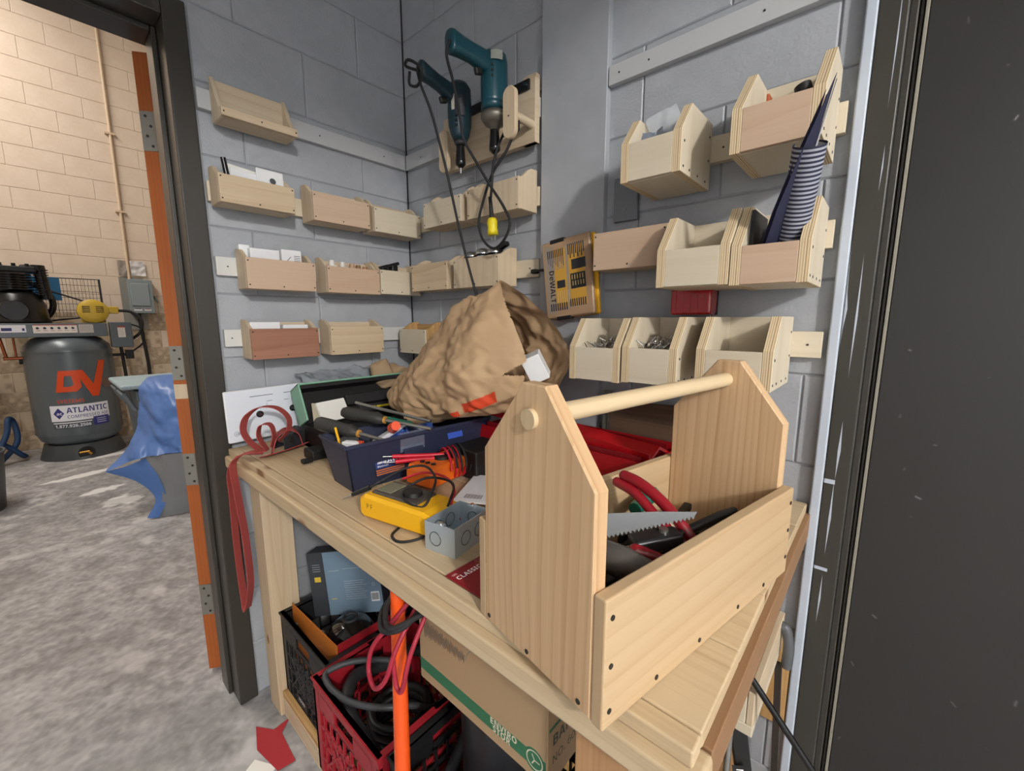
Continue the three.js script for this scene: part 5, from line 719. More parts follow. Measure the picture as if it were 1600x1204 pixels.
  const pd = (x, w, h) => { x.fillStyle = '#6f879b'; x.fillRect(0, 0, w, h); x.fillStyle = '#c3ccd4'; for (let i = 0; i < 9; i++) x.fillRect(w * 0.34, h * (0.48 + i * 0.035), w * (0.3 + 0.12 * hash(i, 3)), 2); x.fillRect(w * 0.08, h * 0.3, w * 0.2, 2); x.fillRect(w * 0.34, h * 0.28, w * 0.34, 2); x.fillStyle = '#e4e8ea'; x.fillRect(w * 0.8, h * 0.68, w * 0.15, h * 0.15); x.fillStyle = '#2a2d33'; for (let i = 0; i < 12; i++) x.fillRect(w * 0.81 + i * w * 0.011, h * 0.7, w * 0.006, h * 0.11); x.fillStyle = '#d9b83a'; x.fillRect(w * 0.07, h * 0.74, w * 0.1, 5); x.strokeStyle = '#d8dee4'; x.lineWidth = 2; for (const u of [0.72, 0.8]) { x.beginPath(); x.arc(w * u, h * 0.22, w * 0.022, 0, 5); x.stroke(); } x.beginPath(); x.arc(w * 0.87, h * 0.56, w * 0.025, 0, 7); x.stroke(); };
  part('carton', BM(0, 0.245, 0, 0.215, -0.06, 0, 0.002), mat(0x3a4048, 0.5), pb); decal('print', 0.19, 0.212, label2(0.19, 0.212, pd), pb, 0.149, 0.1075, 0.0008); decal('side_print', 0.056, 0.21, label2(0.056, 0.21, (x, w, h) => { x.fillStyle = '#33383e'; x.fillRect(0, 0, w, h); x.fillStyle = '#d9b83a'; x.fillRect(w * 0.3, h * 0.38, w * 0.4, h * 0.08); x.fillStyle = '#aab2b8'; for (let i = 0; i < 4; i++) x.fillRect(w * 0.25, h * (0.18 + i * 0.035), w * 0.5, 3); }), pb, 0.0275, 0.1075, 0.0008);
  const wire = mat(0x3b3633, 0.6); const wp = []; for (let k = 0; k < 10; k++) { const c = []; for (let i = 0; i < 7; i++) c.push([rr(0.22, 0.44), rr(0.215, 0.29), rr(0.44, 0.6)]); wp.push(TU(c, 0.0025, 36, 5)); } const st = solo('wire_tangle', 'thin dark wires tangled round the glass globe', 'wires', wp, wire); st.userData.kind = 'stuff';
  // cables in the red crate
  const cab = (label, pts, r, m, seg = 90) => solo('cable', label, 'cable', TU(pts, r, seg, 10), m);
  cab('grey cable looped over the front of the red crate', [[0.6, 0.336, 0.5], [0.575, 0.37, 0.56], [0.54, 0.392, 0.64], [0.525, 0.385, 0.69], [0.56, 0.38, 0.699], [0.64, 0.375, 0.685], [0.71, 0.37, 0.64], [0.74, 0.35, 0.58], [0.74, 0.28, 0.5]], 0.008, mat(0x3b3d40, 0.55));
  cab('thick black hose curving along the front of the red crate', [[0.53, 0.3, 0.52], [0.545, 0.34, 0.62], [0.62, 0.345, 0.68], [0.72, 0.315, 0.685], [0.785, 0.25, 0.66]], 0.017, mat(0x2b2c2f, 0.5));
  cab('thick black hose along the back of the red crate', [[0.54, 0.24, 0.45], [0.56, 0.33, 0.47], [0.65, 0.35, 0.44], [0.76, 0.33, 0.45], [0.79, 0.24, 0.52]], 0.015, M.rubber);
  cab('black coil in the middle of the red crate', [...Array(40).keys()].map((i) => [0.68 + 0.07 * Math.cos(i * 0.7), 0.2 + i * 0.0028, 0.57 + 0.075 * Math.sin(i * 0.7)]), 0.01, M.black, 220);
  cab('grey cable slanting out of the back of the red crate', [[0.66, 0.2, 0.5], [0.76, 0.3, 0.47], [0.8, 0.36, 0.46], [0.81, 0.44, 0.44], [0.8, 0.5, 0.42]], 0.009, mat(0x44474b, 0.5));
  cab('black cable lying low in the red crate', [[0.53, 0.13, 0.68], [0.6, 0.16, 0.55], [0.7, 0.15, 0.66], [0.79, 0.17, 0.5], [0.6, 0.2, 0.43]], 0.012, M.black);
  // tools in the third crate
  for (const [a, b2, r, l] of [[[0.865, 0.12, 0.66], [0.9, 0.43, 0.43], 0.014, 'thick dark grey pipe leaning across the far black crate'], [[0.87, 0.12, 0.56], [0.93, 0.44, 0.41], 0.011, 'brown handled bar standing in the far black crate'], [[0.9, 0.13, 0.67], [1.13, 0.36, 0.665], 0.012, 'black bar lying at the front of the far black crate'], [[0.905, 0.12, 0.64], [0.925, 0.36, 0.66], 0.01, 'short grey bar standing at the front of the far black crate']]) solo('steel_bar', l, 'bar', [bar(a, b2, r, r, 14)], l.startsWith('brown') ? mat(0x4a2b22, 0.6) : l.startsWith('grey') ? M.dullSteel : M.darkGrey);
  const bk = thing('black_bucket', 'tall black cylindrical bin standing in the far black crate', 'bin', [1.045, 0.1025, 0.535]); part('wall', LA([[0.001, 0], [0.092, 0], [0.1, 0.49], [0.104, 0.494], [0.1, 0.5], [0.096, 0.494], [0.088, 0.006], [0.001, 0.006]], 40), mat(0x15171c, 0.35), bk); part('rim', at(clean(new THREE.TorusGeometry(0.1015, 0.004, 8, 48)), 0, 0.495, 0, Math.PI / 2), M.black, bk);
  // bankers box
  const cardM = mat(0xa98e6c, 0.8), bb = thing('archive_box', 'brown cardboard archive box with a green stripe tucked under the bench top', 'box', [0.918, 0.6045, 0.66]);
  const bw = 0.32, bd = 0.4, bh = 0.21; part('carton', RB(bw, bh, bd, 0.003).translate(bw / 2, bh / 2, -bd / 2), cardM, bb); 
  decal('front_print', bw * 0.985, bh * 0.97, label2(bw, bh, (x, w, h) => { x.fillStyle = '#a98e6c'; x.fillRect(0, 0, w, h); x.fillStyle = '#2c6b4a'; x.fillRect(0, h * 0.78, w, h * 0.125); x.fillStyle = '#d8cdb8'; x.font = `bold ${h * 0.08}px sans-serif`; x.fillText('ENVIRO', w * 0.62, h * 0.845); x.fillText('STOR', w * 0.64, h * 0.905); x.beginPath(); x.arc(w * 0.93, h * 0.84, h * 0.1, 0, 7); x.fillStyle = '#2c6b4a'; x.fill(); x.strokeStyle = '#d8cdb8'; x.lineWidth = 5; x.beginPath(); x.arc(w * 0.93, h * 0.84, h * 0.075, 0, 7); x.stroke(); x.beginPath(); for (let i = 0; i < 3; i++) { const a = i * 2.094; x.moveTo(w * 0.93, h * 0.84); x.lineTo(w * 0.93 + Math.cos(a) * h * 0.05, h * 0.84 + Math.sin(a) * h * 0.05); } x.stroke(); x.strokeStyle = '#3a3434'; x.lineWidth = 3; x.beginPath(); x.moveTo(w * 0.05, h * 0.35); for (let i = 0; i < 90; i++) x.lineTo(w * (0.05 + i * 0.0042), h * (0.42 + 0.1 * Math.sin(i * 1.9) * (1 - i / 160)) + 6 * hash(i, 2)); x.stroke(); x.strokeStyle = '#4a6a60'; x.lineWidth = 2; x.beginPath(); x.arc(w * 0.55, h * 0.45, h * 0.18, 3.2, 5.2); x.stroke(); }, 2400), bb, bw / 2, bh / 2, 0.0008);
  decal('side_print', bd * 0.985, bh * 0.97, label2(bd, bh, (x, w, h) => { x.fillStyle = '#a98e6c'; x.fillRect(0, 0, w, h); x.fillStyle = '#2c6b4a'; x.fillRect(0, h * 0.5, w * 0.6, h * 0.03); x.fillStyle = '#3f4a40'; x.font = `bold ${h * 0.13}px sans-serif`; x.fillText('BANKERS BOX', w * 0.02, h * 0.68); x.font = `${h * 0.1}px sans-serif`; x.fillText('NO. 602', w * 0.02, h * 0.84); x.font = `italic ${h * 0.14}px serif`; x.fillStyle = '#2b2b30'; x.fillText('Desk', w * 0.36, h * 0.66); x.fillText('Cable', w * 0.37, h * 0.8); x.fillRect(w * 0.03, h * 0.2, w * 0.2, 2); x.fillRect(w * 0.03, h * 0.3, w * 0.28, 2); x.fillRect(w * 0.03, h * 0.36, w * 0.2, 2); }, 1800), bb, bw + 0.0008, bh / 2, -bd / 2, 0, Math.PI / 2);
  // orange pole and jumper cables
  const op = thing('orange_pole', 'bright orange pole standing in front of the red crate', 'pole'); part('pole', bar([0.945, 0.852, 0.722], [1.03, 0.014, 0.79], 0.0125, 0.0165, 22), mat(0xe8551a, 0.25), op); part('foot', at(CY(0.018, 0.02, 0.014, 18), 1.031, 0.007, 0.791), M.black, op);
  const rj = mat(0x9c2136, 0.45); const jc = thing('jumper_cable', 'red and black jumper cable hung over the orange pole', 'cable');
  part('red_cable', [TU([[0.975, 0.84, 0.7], [0.955, 0.79, 0.745], [0.93, 0.745, 0.768], [0.925, 0.7, 0.775], [0.955, 0.69, 0.782], [0.985, 0.72, 0.778], [0.995, 0.775, 0.76], [0.99, 0.84, 0.7]], 0.0042, 80, 8), TU([[0.99, 0.76, 0.765], [1.0, 0.706, 0.765], [1.01, 0.705, 0.765], [1.02, 0.77, 0.75], [1.015, 0.84, 0.7]], 0.0042, 50, 8)], rj, jc);
  part('black_cable', [TU([[0.955, 0.845, 0.69], [0.93, 0.81, 0.74], [0.96, 0.795, 0.765], [1.0, 0.81, 0.75], [1.01, 0.845, 0.69]], 0.005, 50, 8), TU([[0.93, 0.845, 0.69], [0.945, 0.82, 0.745], [0.98, 0.806, 0.762], [1.02, 0.83, 0.72]], 0.005, 40, 8)], M.rubber, jc);
  solo('floor_flag', 'red cloth offcut with a pointed tail on the concrete by the crates', 'cloth', (() => { const p = prism([[0, 0], [0.1, -0.03], [0.235, -0.01], [0.245, 0.045], [0.1, 0.055], [0.06, 0.1], [0.065, 0.04]], 0.003, 0.0005); p.rotateX(-Math.PI / 2); return [at(clean(p).scale(0.85, 1, 0.85), 0.14, 0.003, 0.77, 0, 0.02)]; })(), mat(0xa0242c, 0.8));
  solo('floor_paper', 'scrap of white paper on the concrete beside the red cloth', 'paper', at(BM(-0.04, 0.04, 0, 0.0012, -0.03, 0.03), 0.3, 0.0005, 0.815, 0, 0.5), M.paper);
}
// ---------------------------------------------------------------- right end of the bench
{
  solo('osb_panel', 'strand board panel fixed to the wall below the bench', 'panel', uvm(BM(1.16, 1.466, 0.352, 0.587, 0.0005, 0.018, 0.001), 'y'), W.osb);
  const wt = thing('wooden_trough', 'small pale wooden trough on the wall panel beside the bench leg', 'trough'); part('base_board', uvm(BM(1.402, 1.446, 0.556, 0.578, 0.019, 0.31, 0.002), 'z'), W.ply, wt); part('side_board', uvm(BM(1.434, 1.446, 0.5785, 0.648, 0.019, 0.31, 0.002), 'z'), W.pine, wt); part('end_board', uvm(BM(1.402, 1.4335, 0.5785, 0.635, 0.296, 0.31, 0.002), 'x'), W.ply, wt);
  const rd = thing('black_rod', 'thin black steel rod leaning from the floor by the dark door to the bench', 'rod'); part('shaft', bar([1.425, 0.69, 0.31], [2.02, 0.006, 0.3], 0.0058, 0.0058, 14), M.blackGloss, rd); part('tip', clean(new THREE.SphereGeometry(0.0068, 12, 10)).translate(1.425, 0.69, 0.31), M.black, rd);
  const hs = thing('hacksaw', 'hacksaw with a grey handle hanging on the wall panel', 'saw'); part('handle', [TU([[1.425, 0.575, 0.05], [1.43, 0.62, 0.055], [1.45, 0.635, 0.055], [1.462, 0.6, 0.055], [1.462, 0.54, 0.055]], 0.011, 36, 10)], mat(0x55585c, 0.4), hs); part('frame_bar', [at(RB(0.014, 0.42, 0.006, 0.001), 1.457, 0.33, 0.05, 0, 0, 0.05)], mat(0x4b4540, 0.4, 0.6), hs);
  const sp = solo('steel_pipe', 'thin shiny steel pipe standing by the right bench leg', 'pipe', bar([1.412, 0.005, 0.33], [1.412, 0.555, 0.32], 0.006, 0.006, 14), M.steel);
  const lv = thing('long_level', 'black level with white lettering leaning behind the right bench leg', 'level', [1.42, 0.56, 0.3]); part('body', at(BM(-0.014, 0.014, -0.56, 0, -0.008, 0.008, 0.002), 0, 0, 0, -0.05, 0.5, 0.16), M.black, lv);
  decal('lettering', 0.022, 0.12, std({ map: canvasTex(64, 360, (x, w, h) => { x.fillStyle = '#151515'; x.fillRect(0, 0, w, h); x.save(); x.translate(w * 0.3, 20); x.rotate(Math.PI / 2); x.fillStyle = '#e8e8e8'; x.font = 'bold 50px sans-serif'; x.fillText('MAXIMUM', 0, 0); x.restore(); }), roughness: 0.5 }), lv, 0.0195, -0.13, 0.0125, -0.05, 0.5, 0.16);
}
// ---------------------------------------------------------------- the room next door: compressor
{
  const X = -4.43, Z = 0.9, R = 0.31, c = thing('air_compressor', 'large grey vertical tank air compressor with orange letters and a black pump', 'compressor', [X, 0, Z]);
  const grey = std({ color: 0x5b646a, roughness: 0.3, metalness: 0.15 });
  part('tank', LA([[0.001, 0.09], [0.12, 0.1], [0.22, 0.13], [0.285, 0.18], [R, 0.25], [R, 1.02], [0.295, 1.09], [0.24, 1.15], [0.14, 1.19], [0.001, 1.2]], 64), grey, c); for (const y of [0.25, 1.03]) part('weld_band', at(CY(R + 0.003, R + 0.003, 0.012, 64, true), 0, y, 0), grey, c);
  part('skirt', [LA([[0.24, 0.14], [0.27, 0.14], [0.31, 0.0], [0.29, 0.0], [0.24, 0.12]], 48)], mat(0x3a4045, 0.4), c); part('drain_hole', at(CY(0.06, 0.06, 0.02, 24), 0.3, 0.06, 0.0, 0, 0, Math.PI / 2 - 0.25), M.black, c); part('drain_valve', [bar([0.315, 0.07, 0.05], [0.33, 0.075, -0.02], 0.009), bar([0.32, 0.07, -0.01], [0.335, 0.045, -0.03], 0.011)], M.brass, c);
  // labels wrapped on the tank: angle 0 of CylinderGeometry looks along +z, +x is 90 degrees
  const wrap = (name, y, h, a0, a1, draw, ppm = 900) => { const g = clean(new THREE.CylinderGeometry(R + 0.0015, R + 0.0015, h, 40, 1, true, a0, a1 - a0)); return part(name, at(g, 0, y, 0), std({ map: canvasTex(Math.round((a1 - a0) * R * ppm), Math.round(h * ppm), draw), roughness: 0.4 }), c); };
  const D = Math.PI / 180;
  // orange letters as raised slabs
  const shapeOn = (name, pts, mat2, holes = []) => { const s = new THREE.Shape(pts.map(([a, b]) => new THREE.Vector2(a, b))); for (const h of holes) s.holes.push(new THREE.Path(h.map(([a, b]) => new THREE.Vector2(a, b)))); let g = new THREE.ShapeGeometry(s, 4).toNonIndexed(); for (let it = 0; it < 3; it++) { const p = g.attributes.position, o = []; for (let i = 0; i < p.count; i += 3) { const v = [0, 1, 2].map((k) => [p.getX(i + k), p.getY(i + k)]), m = [[0, 1], [1, 2], [2, 0]].map(([a, b]) => [(v[a][0] + v[b][0]) / 2, (v[a][1] + v[b][1]) / 2]); for (const t of [[v[0], m[0], m[2]], [m[0], v[1], m[1]], [m[2], m[1], v[2]], [m[0], m[1], m[2]]]) for (const q of t) o.push(q[0], q[1], 0); } g = new THREE.BufferGeometry(); g.setAttribute('position', new THREE.Float32BufferAttribute(o, 3)); }
    const p = g.attributes.position; for (let i = 0; i < p.count; i++) { const a = p.getX(i) / R; p.setXYZ(i, Math.cos(a) * (R + 0.003), p.getY(i), -Math.sin(a) * (R + 0.003)); } g.computeVertexNormals(); return part(name, g, mat2, c); };
  const og = mat(0xd84a16, 0.45);
  shapeOn('letter', [[-0.14, 0.66], [0.0, 0.66], [0.035, 0.7], [0.03, 0.8], [0.05, 0.82], [0.0, 0.86], [-0.105, 0.86]], og, [[[-0.085, 0.71], [-0.07, 0.81], [-0.025, 0.81], [-0.015, 0.73], [-0.03, 0.71]]]);
  shapeOn('letter', [[0.0, 0.86], [0.055, 0.86], [0.12, 0.72], [0.185, 0.94], [0.245, 0.94], [0.15, 0.6], [0.1, 0.6]], og);
  wrap('name_label', 0.575, 0.06, 62 * D, 97 * D, (x, w, h) => { x.fillStyle = '#5b646a'; x.fillRect(0, 0, w, h); x.fillStyle = '#c8442a'; x.font = `bold ${h * 0.75}px sans-serif`; x.fillText('SYSTEMS', w * 0.02, h * 0.8); });
  wrap('dealer_label', 0.46, 0.15, 52 * D, 130 * D, (x, w, h) => { x.fillStyle = '#e4e6ee'; x.fillRect(0, 0, w, h); x.fillStyle = '#34357c'; x.beginPath(); x.moveTo(w * 0.05, h * 0.5); x.lineTo(w * 0.14, h * 0.15); x.lineTo(w * 0.23, h * 0.5); x.lineTo(w * 0.14, h * 0.85); x.fill(); x.fillStyle = '#e4e6ee'; x.font = `bold ${h * 0.26}px sans-serif`; x.fillText('ac', w * 0.1, h * 0.6); x.fillStyle = '#3a3b78'; x.font = `bold ${h * 0.48}px sans-serif`; x.fillText('ATLANTIC', w * 0.27, h * 0.5, w * 0.7); x.font = `${h * 0.28}px sans-serif`; x.fillText('COMPRESSED AIR', w * 0.27, h * 0.84, w * 0.7); });
  wrap('phone_label', 0.345, 0.06, 54 * D, 103 * D, (x, w, h) => { x.fillStyle = '#454d55'; x.fillRect(0, 0, w, h); x.fillStyle = '#e0e2e8'; x.fillRect(0, 2, w, h * 0.16); x.font = `bold ${h * 0.66}px sans-serif`; x.fillText('1.877.926.2506', w * 0.03, h * 0.86, w * 0.94); });
  wrap('service_label', 0.36, 0.085, 105 * D, 128 * D, (x, w, h) => { x.fillStyle = '#34357c'; x.fillRect(0, 0, w, h); x.fillStyle = '#c8c8d8'; for (let i = 0; i < 3; i++) x.fillRect(w * 0.2, h * (0.25 + i * 0.22), w * 0.6, h * 0.07); });
  part('inspection_plug', at(CY(0.05, 0.05, 0.012, 28), R * Math.cos(0.75) * 1.0, 0.72, -R * Math.sin(0.75), 0, 0.75, Math.PI / 2), mat(0x6f5a54, 0.5), c);
  // platform
  part('platform', [BM(-0.2, 0.23, 1.17, 1.296, -0.28, 0.85, 0.006)], grey, c);
  const st = (z, w, y, h, draw) => decal('sticker', w, h, label2(w, h, draw, 1400), c, 0.2315, y, z, 0, Math.PI / 2);
  st(0.52, 0.13, 1.262, 0.05, (x, w, h) => { x.fillStyle = '#c9c9cc'; x.fillRect(0, 0, w, h); x.fillStyle = '#77787c'; x.fillRect(4, h * 0.6, w * 0.8, 4); }); st(0.545, 0.08, 1.212, 0.04, (x, w, h) => { x.fillStyle = '#e8dcdc'; x.fillRect(0, 0, w, h); x.fillStyle = '#c03030'; x.fillRect(w * 0.6, h * 0.3, w * 0.2, h * 0.4); }); st(0.325, 0.15, 1.25, 0.065, (x, w, h) => { x.fillStyle = '#e6e8f0'; x.fillRect(0, 0, w, h); x.fillStyle = '#30386c'; x.fillRect(w * 0.04, h * 0.4, w * 0.4, h * 0.4); x.fillRect(w * 0.84, h * 0.45, w * 0.1, h * 0.35); });
  st(0.07, 0.28, 1.245, 0.075, (x, w, h) => { x.fillStyle = '#e2dcd6'; x.fillRect(0, 0, w, h); x.strokeStyle = '#c0392b'; x.lineWidth = 8; x.strokeRect(0, 0, w, 4); x.fillStyle = '#30303a'; for (let i = 0; i < 6; i++) { x.beginPath(); x.arc(w * (0.1 + i * 0.16), h * 0.4, h * 0.14, 0, 5); x.fill(); x.fillRect(w * (0.06 + i * 0.16), h * 0.68, w * 0.1, 4); } }); st(-0.13, 0.1, 1.245, 0.08, (x, w, h) => { x.fillStyle = '#b9b4ae'; x.fillRect(0, 0, w, h); x.fillStyle = '#8a8078'; for (let i = 0; i < 4; i++) x.fillRect(w * 0.1, h * (0.2 + i * 0.17), w * 0.7, 4); });
  // pump
  const bk = mat(0x17181a, 0.32, 0.2);
  part('crankcase', at(LA([[0.001, 0], [0.2, 0], [0.205, 0.02], [0.19, 0.05], [0.185, 0.16], [0.15, 0.25], [0.1, 0.3], [0.001, 0.3]], 14), 0.02, 1.298, 0.28), bk, c); part('crank_cover', at(CY(0.085, 0.1, 0.05, 28), 0.19, 1.41, 0.3, 0, 0, -Math.PI / 2), bk, c);
  const fins = []; for (let i = 0; i < 7; i++) fins.push(at(CY(0.14, 0.14, 0.009, 28), 0.02, 1.6 + i * 0.022, 0.3)); part('cylinder', [at(CY(0.1, 0.1, 0.17, 24), 0.02, 1.655, 0.3), ...fins], bk, c, 'finned pump cylinder'); part('cylinder_head', [at(RB(0.28, 0.05, 0.34, 0.01), 0.02, 1.775, 0.3), ...[-0.12, -0.04, 0.04, 0.12].map((z) => at(CY(0.014, 0.014, 0.03, 6), 0.13, 1.81, 0.3 + z)), ...[-0.12, -0.04, 0.04, 0.12].map((z) => at(CY(0.014, 0.014, 0.03, 6), -0.08, 1.81, 0.3 + z))], bk, c);
  const f2 = []; for (let i = 0; i < 11; i++) f2.push(at(CY(0.052, 0.052, 0.007, 20), 0.05, 1.56 + i * 0.022, 0.105, 0.08)); part('intercooler', [at(CY(0.04, 0.04, 0.28, 18), 0.05, 1.66, 0.1, 0.08), ...f2, at(CY(0.045, 0.05, 0.05, 18), 0.05, 1.8, 0.115), at(RB(0.06, 0.05, 0.12, 0.02), 0.04, 1.8, 0.17)], bk, c, 'finned intercooler tube');
  part('flywheel', [at(clean(new THREE.TorusGeometry(0.19, 0.026, 10, 48)), -0.17, 1.49, 0.24, 0, Math.PI / 2), ...[0, 1, 2].map((i) => at(B(0.02, 0.37, 0.05), -0.17, 1.49, 0.24, i * 1.047))], bk, c, 'black spoked flywheel'); part('belt', [bar([-0.17, 1.68, 0.24], [-0.14, 1.5, -0.2], 0.008), bar([-0.17, 1.3, 0.22], [-0.14, 1.36, -0.2], 0.008)], M.rubber, c);
  const wires = []; for (let i = 0; i <= 34; i++) wires.push(BM(-0.256, -0.253, 1.36, 1.74, -0.3 + i * 0.026, -0.297 + i * 0.026)); for (let i = 0; i <= 6; i++) wires.push(BM(-0.26, -0.256, 1.36 + i * 0.063, 1.364 + i * 0.063, -0.3, 0.6)); part('belt_guard', wires, mat(0x4a453f, 0.5, 0.4), c, 'wire mesh belt guard'); part('guard_frame', [BM(-0.262, -0.25, 1.297, 1.745, -0.315, -0.3), BM(-0.262, -0.25, 1.737, 1.745, -0.3, 0.6)], M.darkGrey, c); part('guard_sign', [BM(-0.25, -0.247, 1.52, 1.745, -0.02, 0.2)], mat(0x1f5f88, 0.5), c, 'blue sign on the guard');
  // motor
  const ye = mat(0xc9a93a, 0.4); part('motor', [at(CY(0.1, 0.1, 0.3, 32), 0.0, 1.41, -0.2, 0, 0, Math.PI / 2), at(LA([[0.001, 0.03], [0.06, 0.03], [0.11, 0.02], [0.115, 0], [0.001, 0]], 32), 0.15, 1.41, -0.2, 0, 0, -Math.PI / 2), BM(-0.1, 0.12, 1.297, 1.33, -0.28, -0.12)], ye, c, 'yellow electric motor'); const vs = []; for (let k = 0; k < 4; k++) { vs.push(BM(0.176, 0.181, 1.4 + k * 0.017, 1.407 + k * 0.017, -0.18, -0.125), BM(0.176, 0.181, 1.4 + k * 0.017, 1.407 + k * 0.017, -0.275, -0.22)); } vs.push(BM(0.17, 0.178, 1.36, 1.368, -0.195, -0.15), BM(0.17, 0.178, 1.36, 1.368, -0.25, -0.21)); part('motor_vents', vs, M.black, c); part('terminal_box', BM(0.02, 0.12, 1.39, 1.46, -0.39, -0.31, 0.008), ye, c);
  part('control_box', [RB(0.12, 0.25, 0.165, 0.008).translate(0.17, 1.18, -0.378)], grey, c, 'grey starter box'); decal('sticker', 0.055, 0.11, label2(0.055, 0.11, (x, w, h) => { x.fillStyle = '#d0cbc4'; x.fillRect(0, 0, w, h); x.fillStyle = '#a04038'; x.fillRect(0, 0, w, h * 0.12); x.fillStyle = '#7c766e'; for (let i = 0; i < 7; i++) x.fillRect(w * 0.1, h * (0.2 + i * 0.1), w * 0.75, 4); }), c, 0.2312, 1.21, -0.378, 0, Math.PI / 2);
  part('motor_cable', [TU([[0.1, 1.42, -0.39], [0.12, 1.41, -0.48], [0.15, 1.33, -0.55], [0.14, 1.2, -0.53], [0.13, 1.13, -0.46]], 0.014, 40, 8), TU([[0.12, 1.3, -0.42], [0.14, 1.24, -0.54], [0.12, 1.1, -0.55], [0.1, 0.99, -0.44]], 0.008, 40, 8)], M.rubber, c); part('pressure_switch', [BM(0.05, 0.13, 0.93, 1.02, -0.46, -0.4), bar([0.1, 0.975, -0.3], [0.1, 0.975, -0.42], 0.014), bar([0.1, 0.0, -0.4], [0.1, 1.05, -0.37], 0.014)], M.black, c);
  part('copper_pipes', [bar([0.05, 1.17, 0.42], [0.05, 0.99, 0.4], 0.012), bar([0.05, 1.17, 0.34], [0.05, 0.98, 0.34], 0.008), bar([0.05, 0.98, 0.42], [0.05, 0.98, 0.28], 0.014)], mat(0xa8603c, 0.35, 0.7), c, 'copper pipes and brass fitting'); part('wall_fitting', [at(CY(0.03, 0.03, 0.06, 18), 0.0, 0.95, 0.3, Math.PI / 2)], M.black, c);
}
// ---------------------------------------------------------------- fittings on the beige wall
{
  const d = thing('disconnect_box', 'grey electrical disconnect box on the beige wall', 'electrical box', [-4.948, 1.4, 0.245], Math.PI / 2); part('box', RB(0.21, 0.375, 0.1, 0.006).translate(0, 0.19, 0.052), mat(0x8a979c, 0.4), d); part('cover', RB(0.16, 0.25, 0.012, 0.006).translate(-0.01, 0.21, 0.105), mat(0x93a0a6, 0.4), d); part('lever', bar([0.11, 0.2, 0.06], [0.14, 0.13, 0.08], 0.012), mat(0x5c6a64, 0.5), d); decal('label', 0.07, 0.03, label2(0.07, 0.03, (x, w, h) => { x.fillStyle = '#e4e4e8'; x.fillRect(0, 0, w, h); x.fillStyle = '#2c2c3a'; x.fillRect(w * 0.05, h * 0.05, w * 0.9, h * 0.3); }), d, -0.045, 0.045, 0.1025); decal('label', 0.06, 0.03, label2(0.06, 0.03, (x, w, h) => { x.fillStyle = '#e4e0e0'; x.fillRect(0, 0, w, h); x.fillStyle = '#5a2c34'; x.fillRect(w * 0.05, h * 0.1, w * 0.9, h * 0.3); }), d, 0.04, 0.045, 0.1025);
  solo('mounting_board', 'grey painted board behind the disconnect box', 'board', BM(-4.949, -4.939, 1.22, 1.8, 0.2, 0.41), mat(0x8e8d86, 0.7));
  solo('wall_conduit', 'thin beige conduit running up the beige wall', 'conduit', [bar([-4.93, 1.78, 0.32], [-4.93, 4.99, 0.31], 0.013, 0.013, 14), BM(-4.95, -4.915, 2.5, 2.52, 0.28, 0.36), BM(-4.95, -4.915, 3.3, 3.32, 0.28, 0.36)], mat(0xd9c4a8, 0.5));
  const pl = new THREE.PlaneGeometry(0.13, 0.16, 10, 10), p = pl.attributes.position; for (let i = 0; i < p.count; i++) p.setZ(i, 0.02 * vnoise(p.getX(i) * 40 + 4, p.getY(i) * 40)); pl.computeVertexNormals(); solo('paper_sleeve', 'wrinkled plastic document sleeve taped above the disconnect box', 'sleeve', at(clean(pl), -4.938, 1.905, 0.235, 0, Math.PI / 2), mat(0xdedede, 0.25));
  const pl2 = new THREE.PlaneGeometry(0.09, 0.17, 8, 8), p2 = pl2.attributes.position; for (let i = 0; i < p2.count; i++) p2.setZ(i, 0.02 * vnoise(p2.getX(i) * 40 + 9, p2.getY(i) * 40)); pl2.computeVertexNormals(); solo('paper_sleeve', 'narrow grey document sleeve beside the conduit', 'sleeve', at(clean(pl2), -4.938, 1.9, 0.36, 0, Math.PI / 2), mat(0x9c948a, 0.4));
  solo('wall_cable', 'thick black cable dropping from the disconnect box', 'cable', TU([[-4.91, 1.4, 0.28], [-4.915, 1.2, 0.275], [-4.915, 0.8, 0.255], [-4.915, 0.4, 0.27], [-4.9, 0.02, 0.3]], 0.017, 50, 10), M.rubber);
  solo('air_hose', 'blue air hose coiled on the floor beside the compressor', 'hose', [TU([[-4.3, 0.02, 1.9], [-4.35, 0.25, 1.55], [-4.4, 0.2, 1.42], [-4.45, 0.06, 1.31], [-4.55, 0.03, 1.3]], 0.022, 50, 10), TU([[-4.3, 0.03, 1.5], [-4.4, 0.3, 1.38], [-4.45, 0.42, 1.36], [-4.5, 0.4, 1.34], [-4.45, 0.2, 1.33], [-4.4, 0.03, 1.45]], 0.022, 60, 10)], mat(0x22436c, 0.5));
  const v = thing('wall_valve', 'small steel valve on the beige wall beside the tank', 'valve', [-4.945, 0.62, 1.43], Math.PI / 2); part('body', at(CY(0.03, 0.03, 0.08, 18), 0, 0, 0.04, Math.PI / 2), M.steel, v); part('handle', BM(-0.06, 0.02, -0.008, 0.008, 0.075, 0.09, 0.002), M.dullSteel, v);
  const tb = thing('trash_bin', 'round grey plastic bin on the compressor room floor', 'bin', [-3.08, 0.0005, 1.6]); part('wall', LA([[0.001, 0], [0.22, 0], [0.255, 0.4], [0.262, 0.41], [0.25, 0.41], [0.215, 0.01], [0.001, 0.01]], 40), mat(0x4c5054, 0.5), tb); part('rim', at(clean(new THREE.TorusGeometry(0.258, 0.008, 8, 40)), 0, 0.41, 0, Math.PI / 2), mat(0x4c5054, 0.5), tb);
}
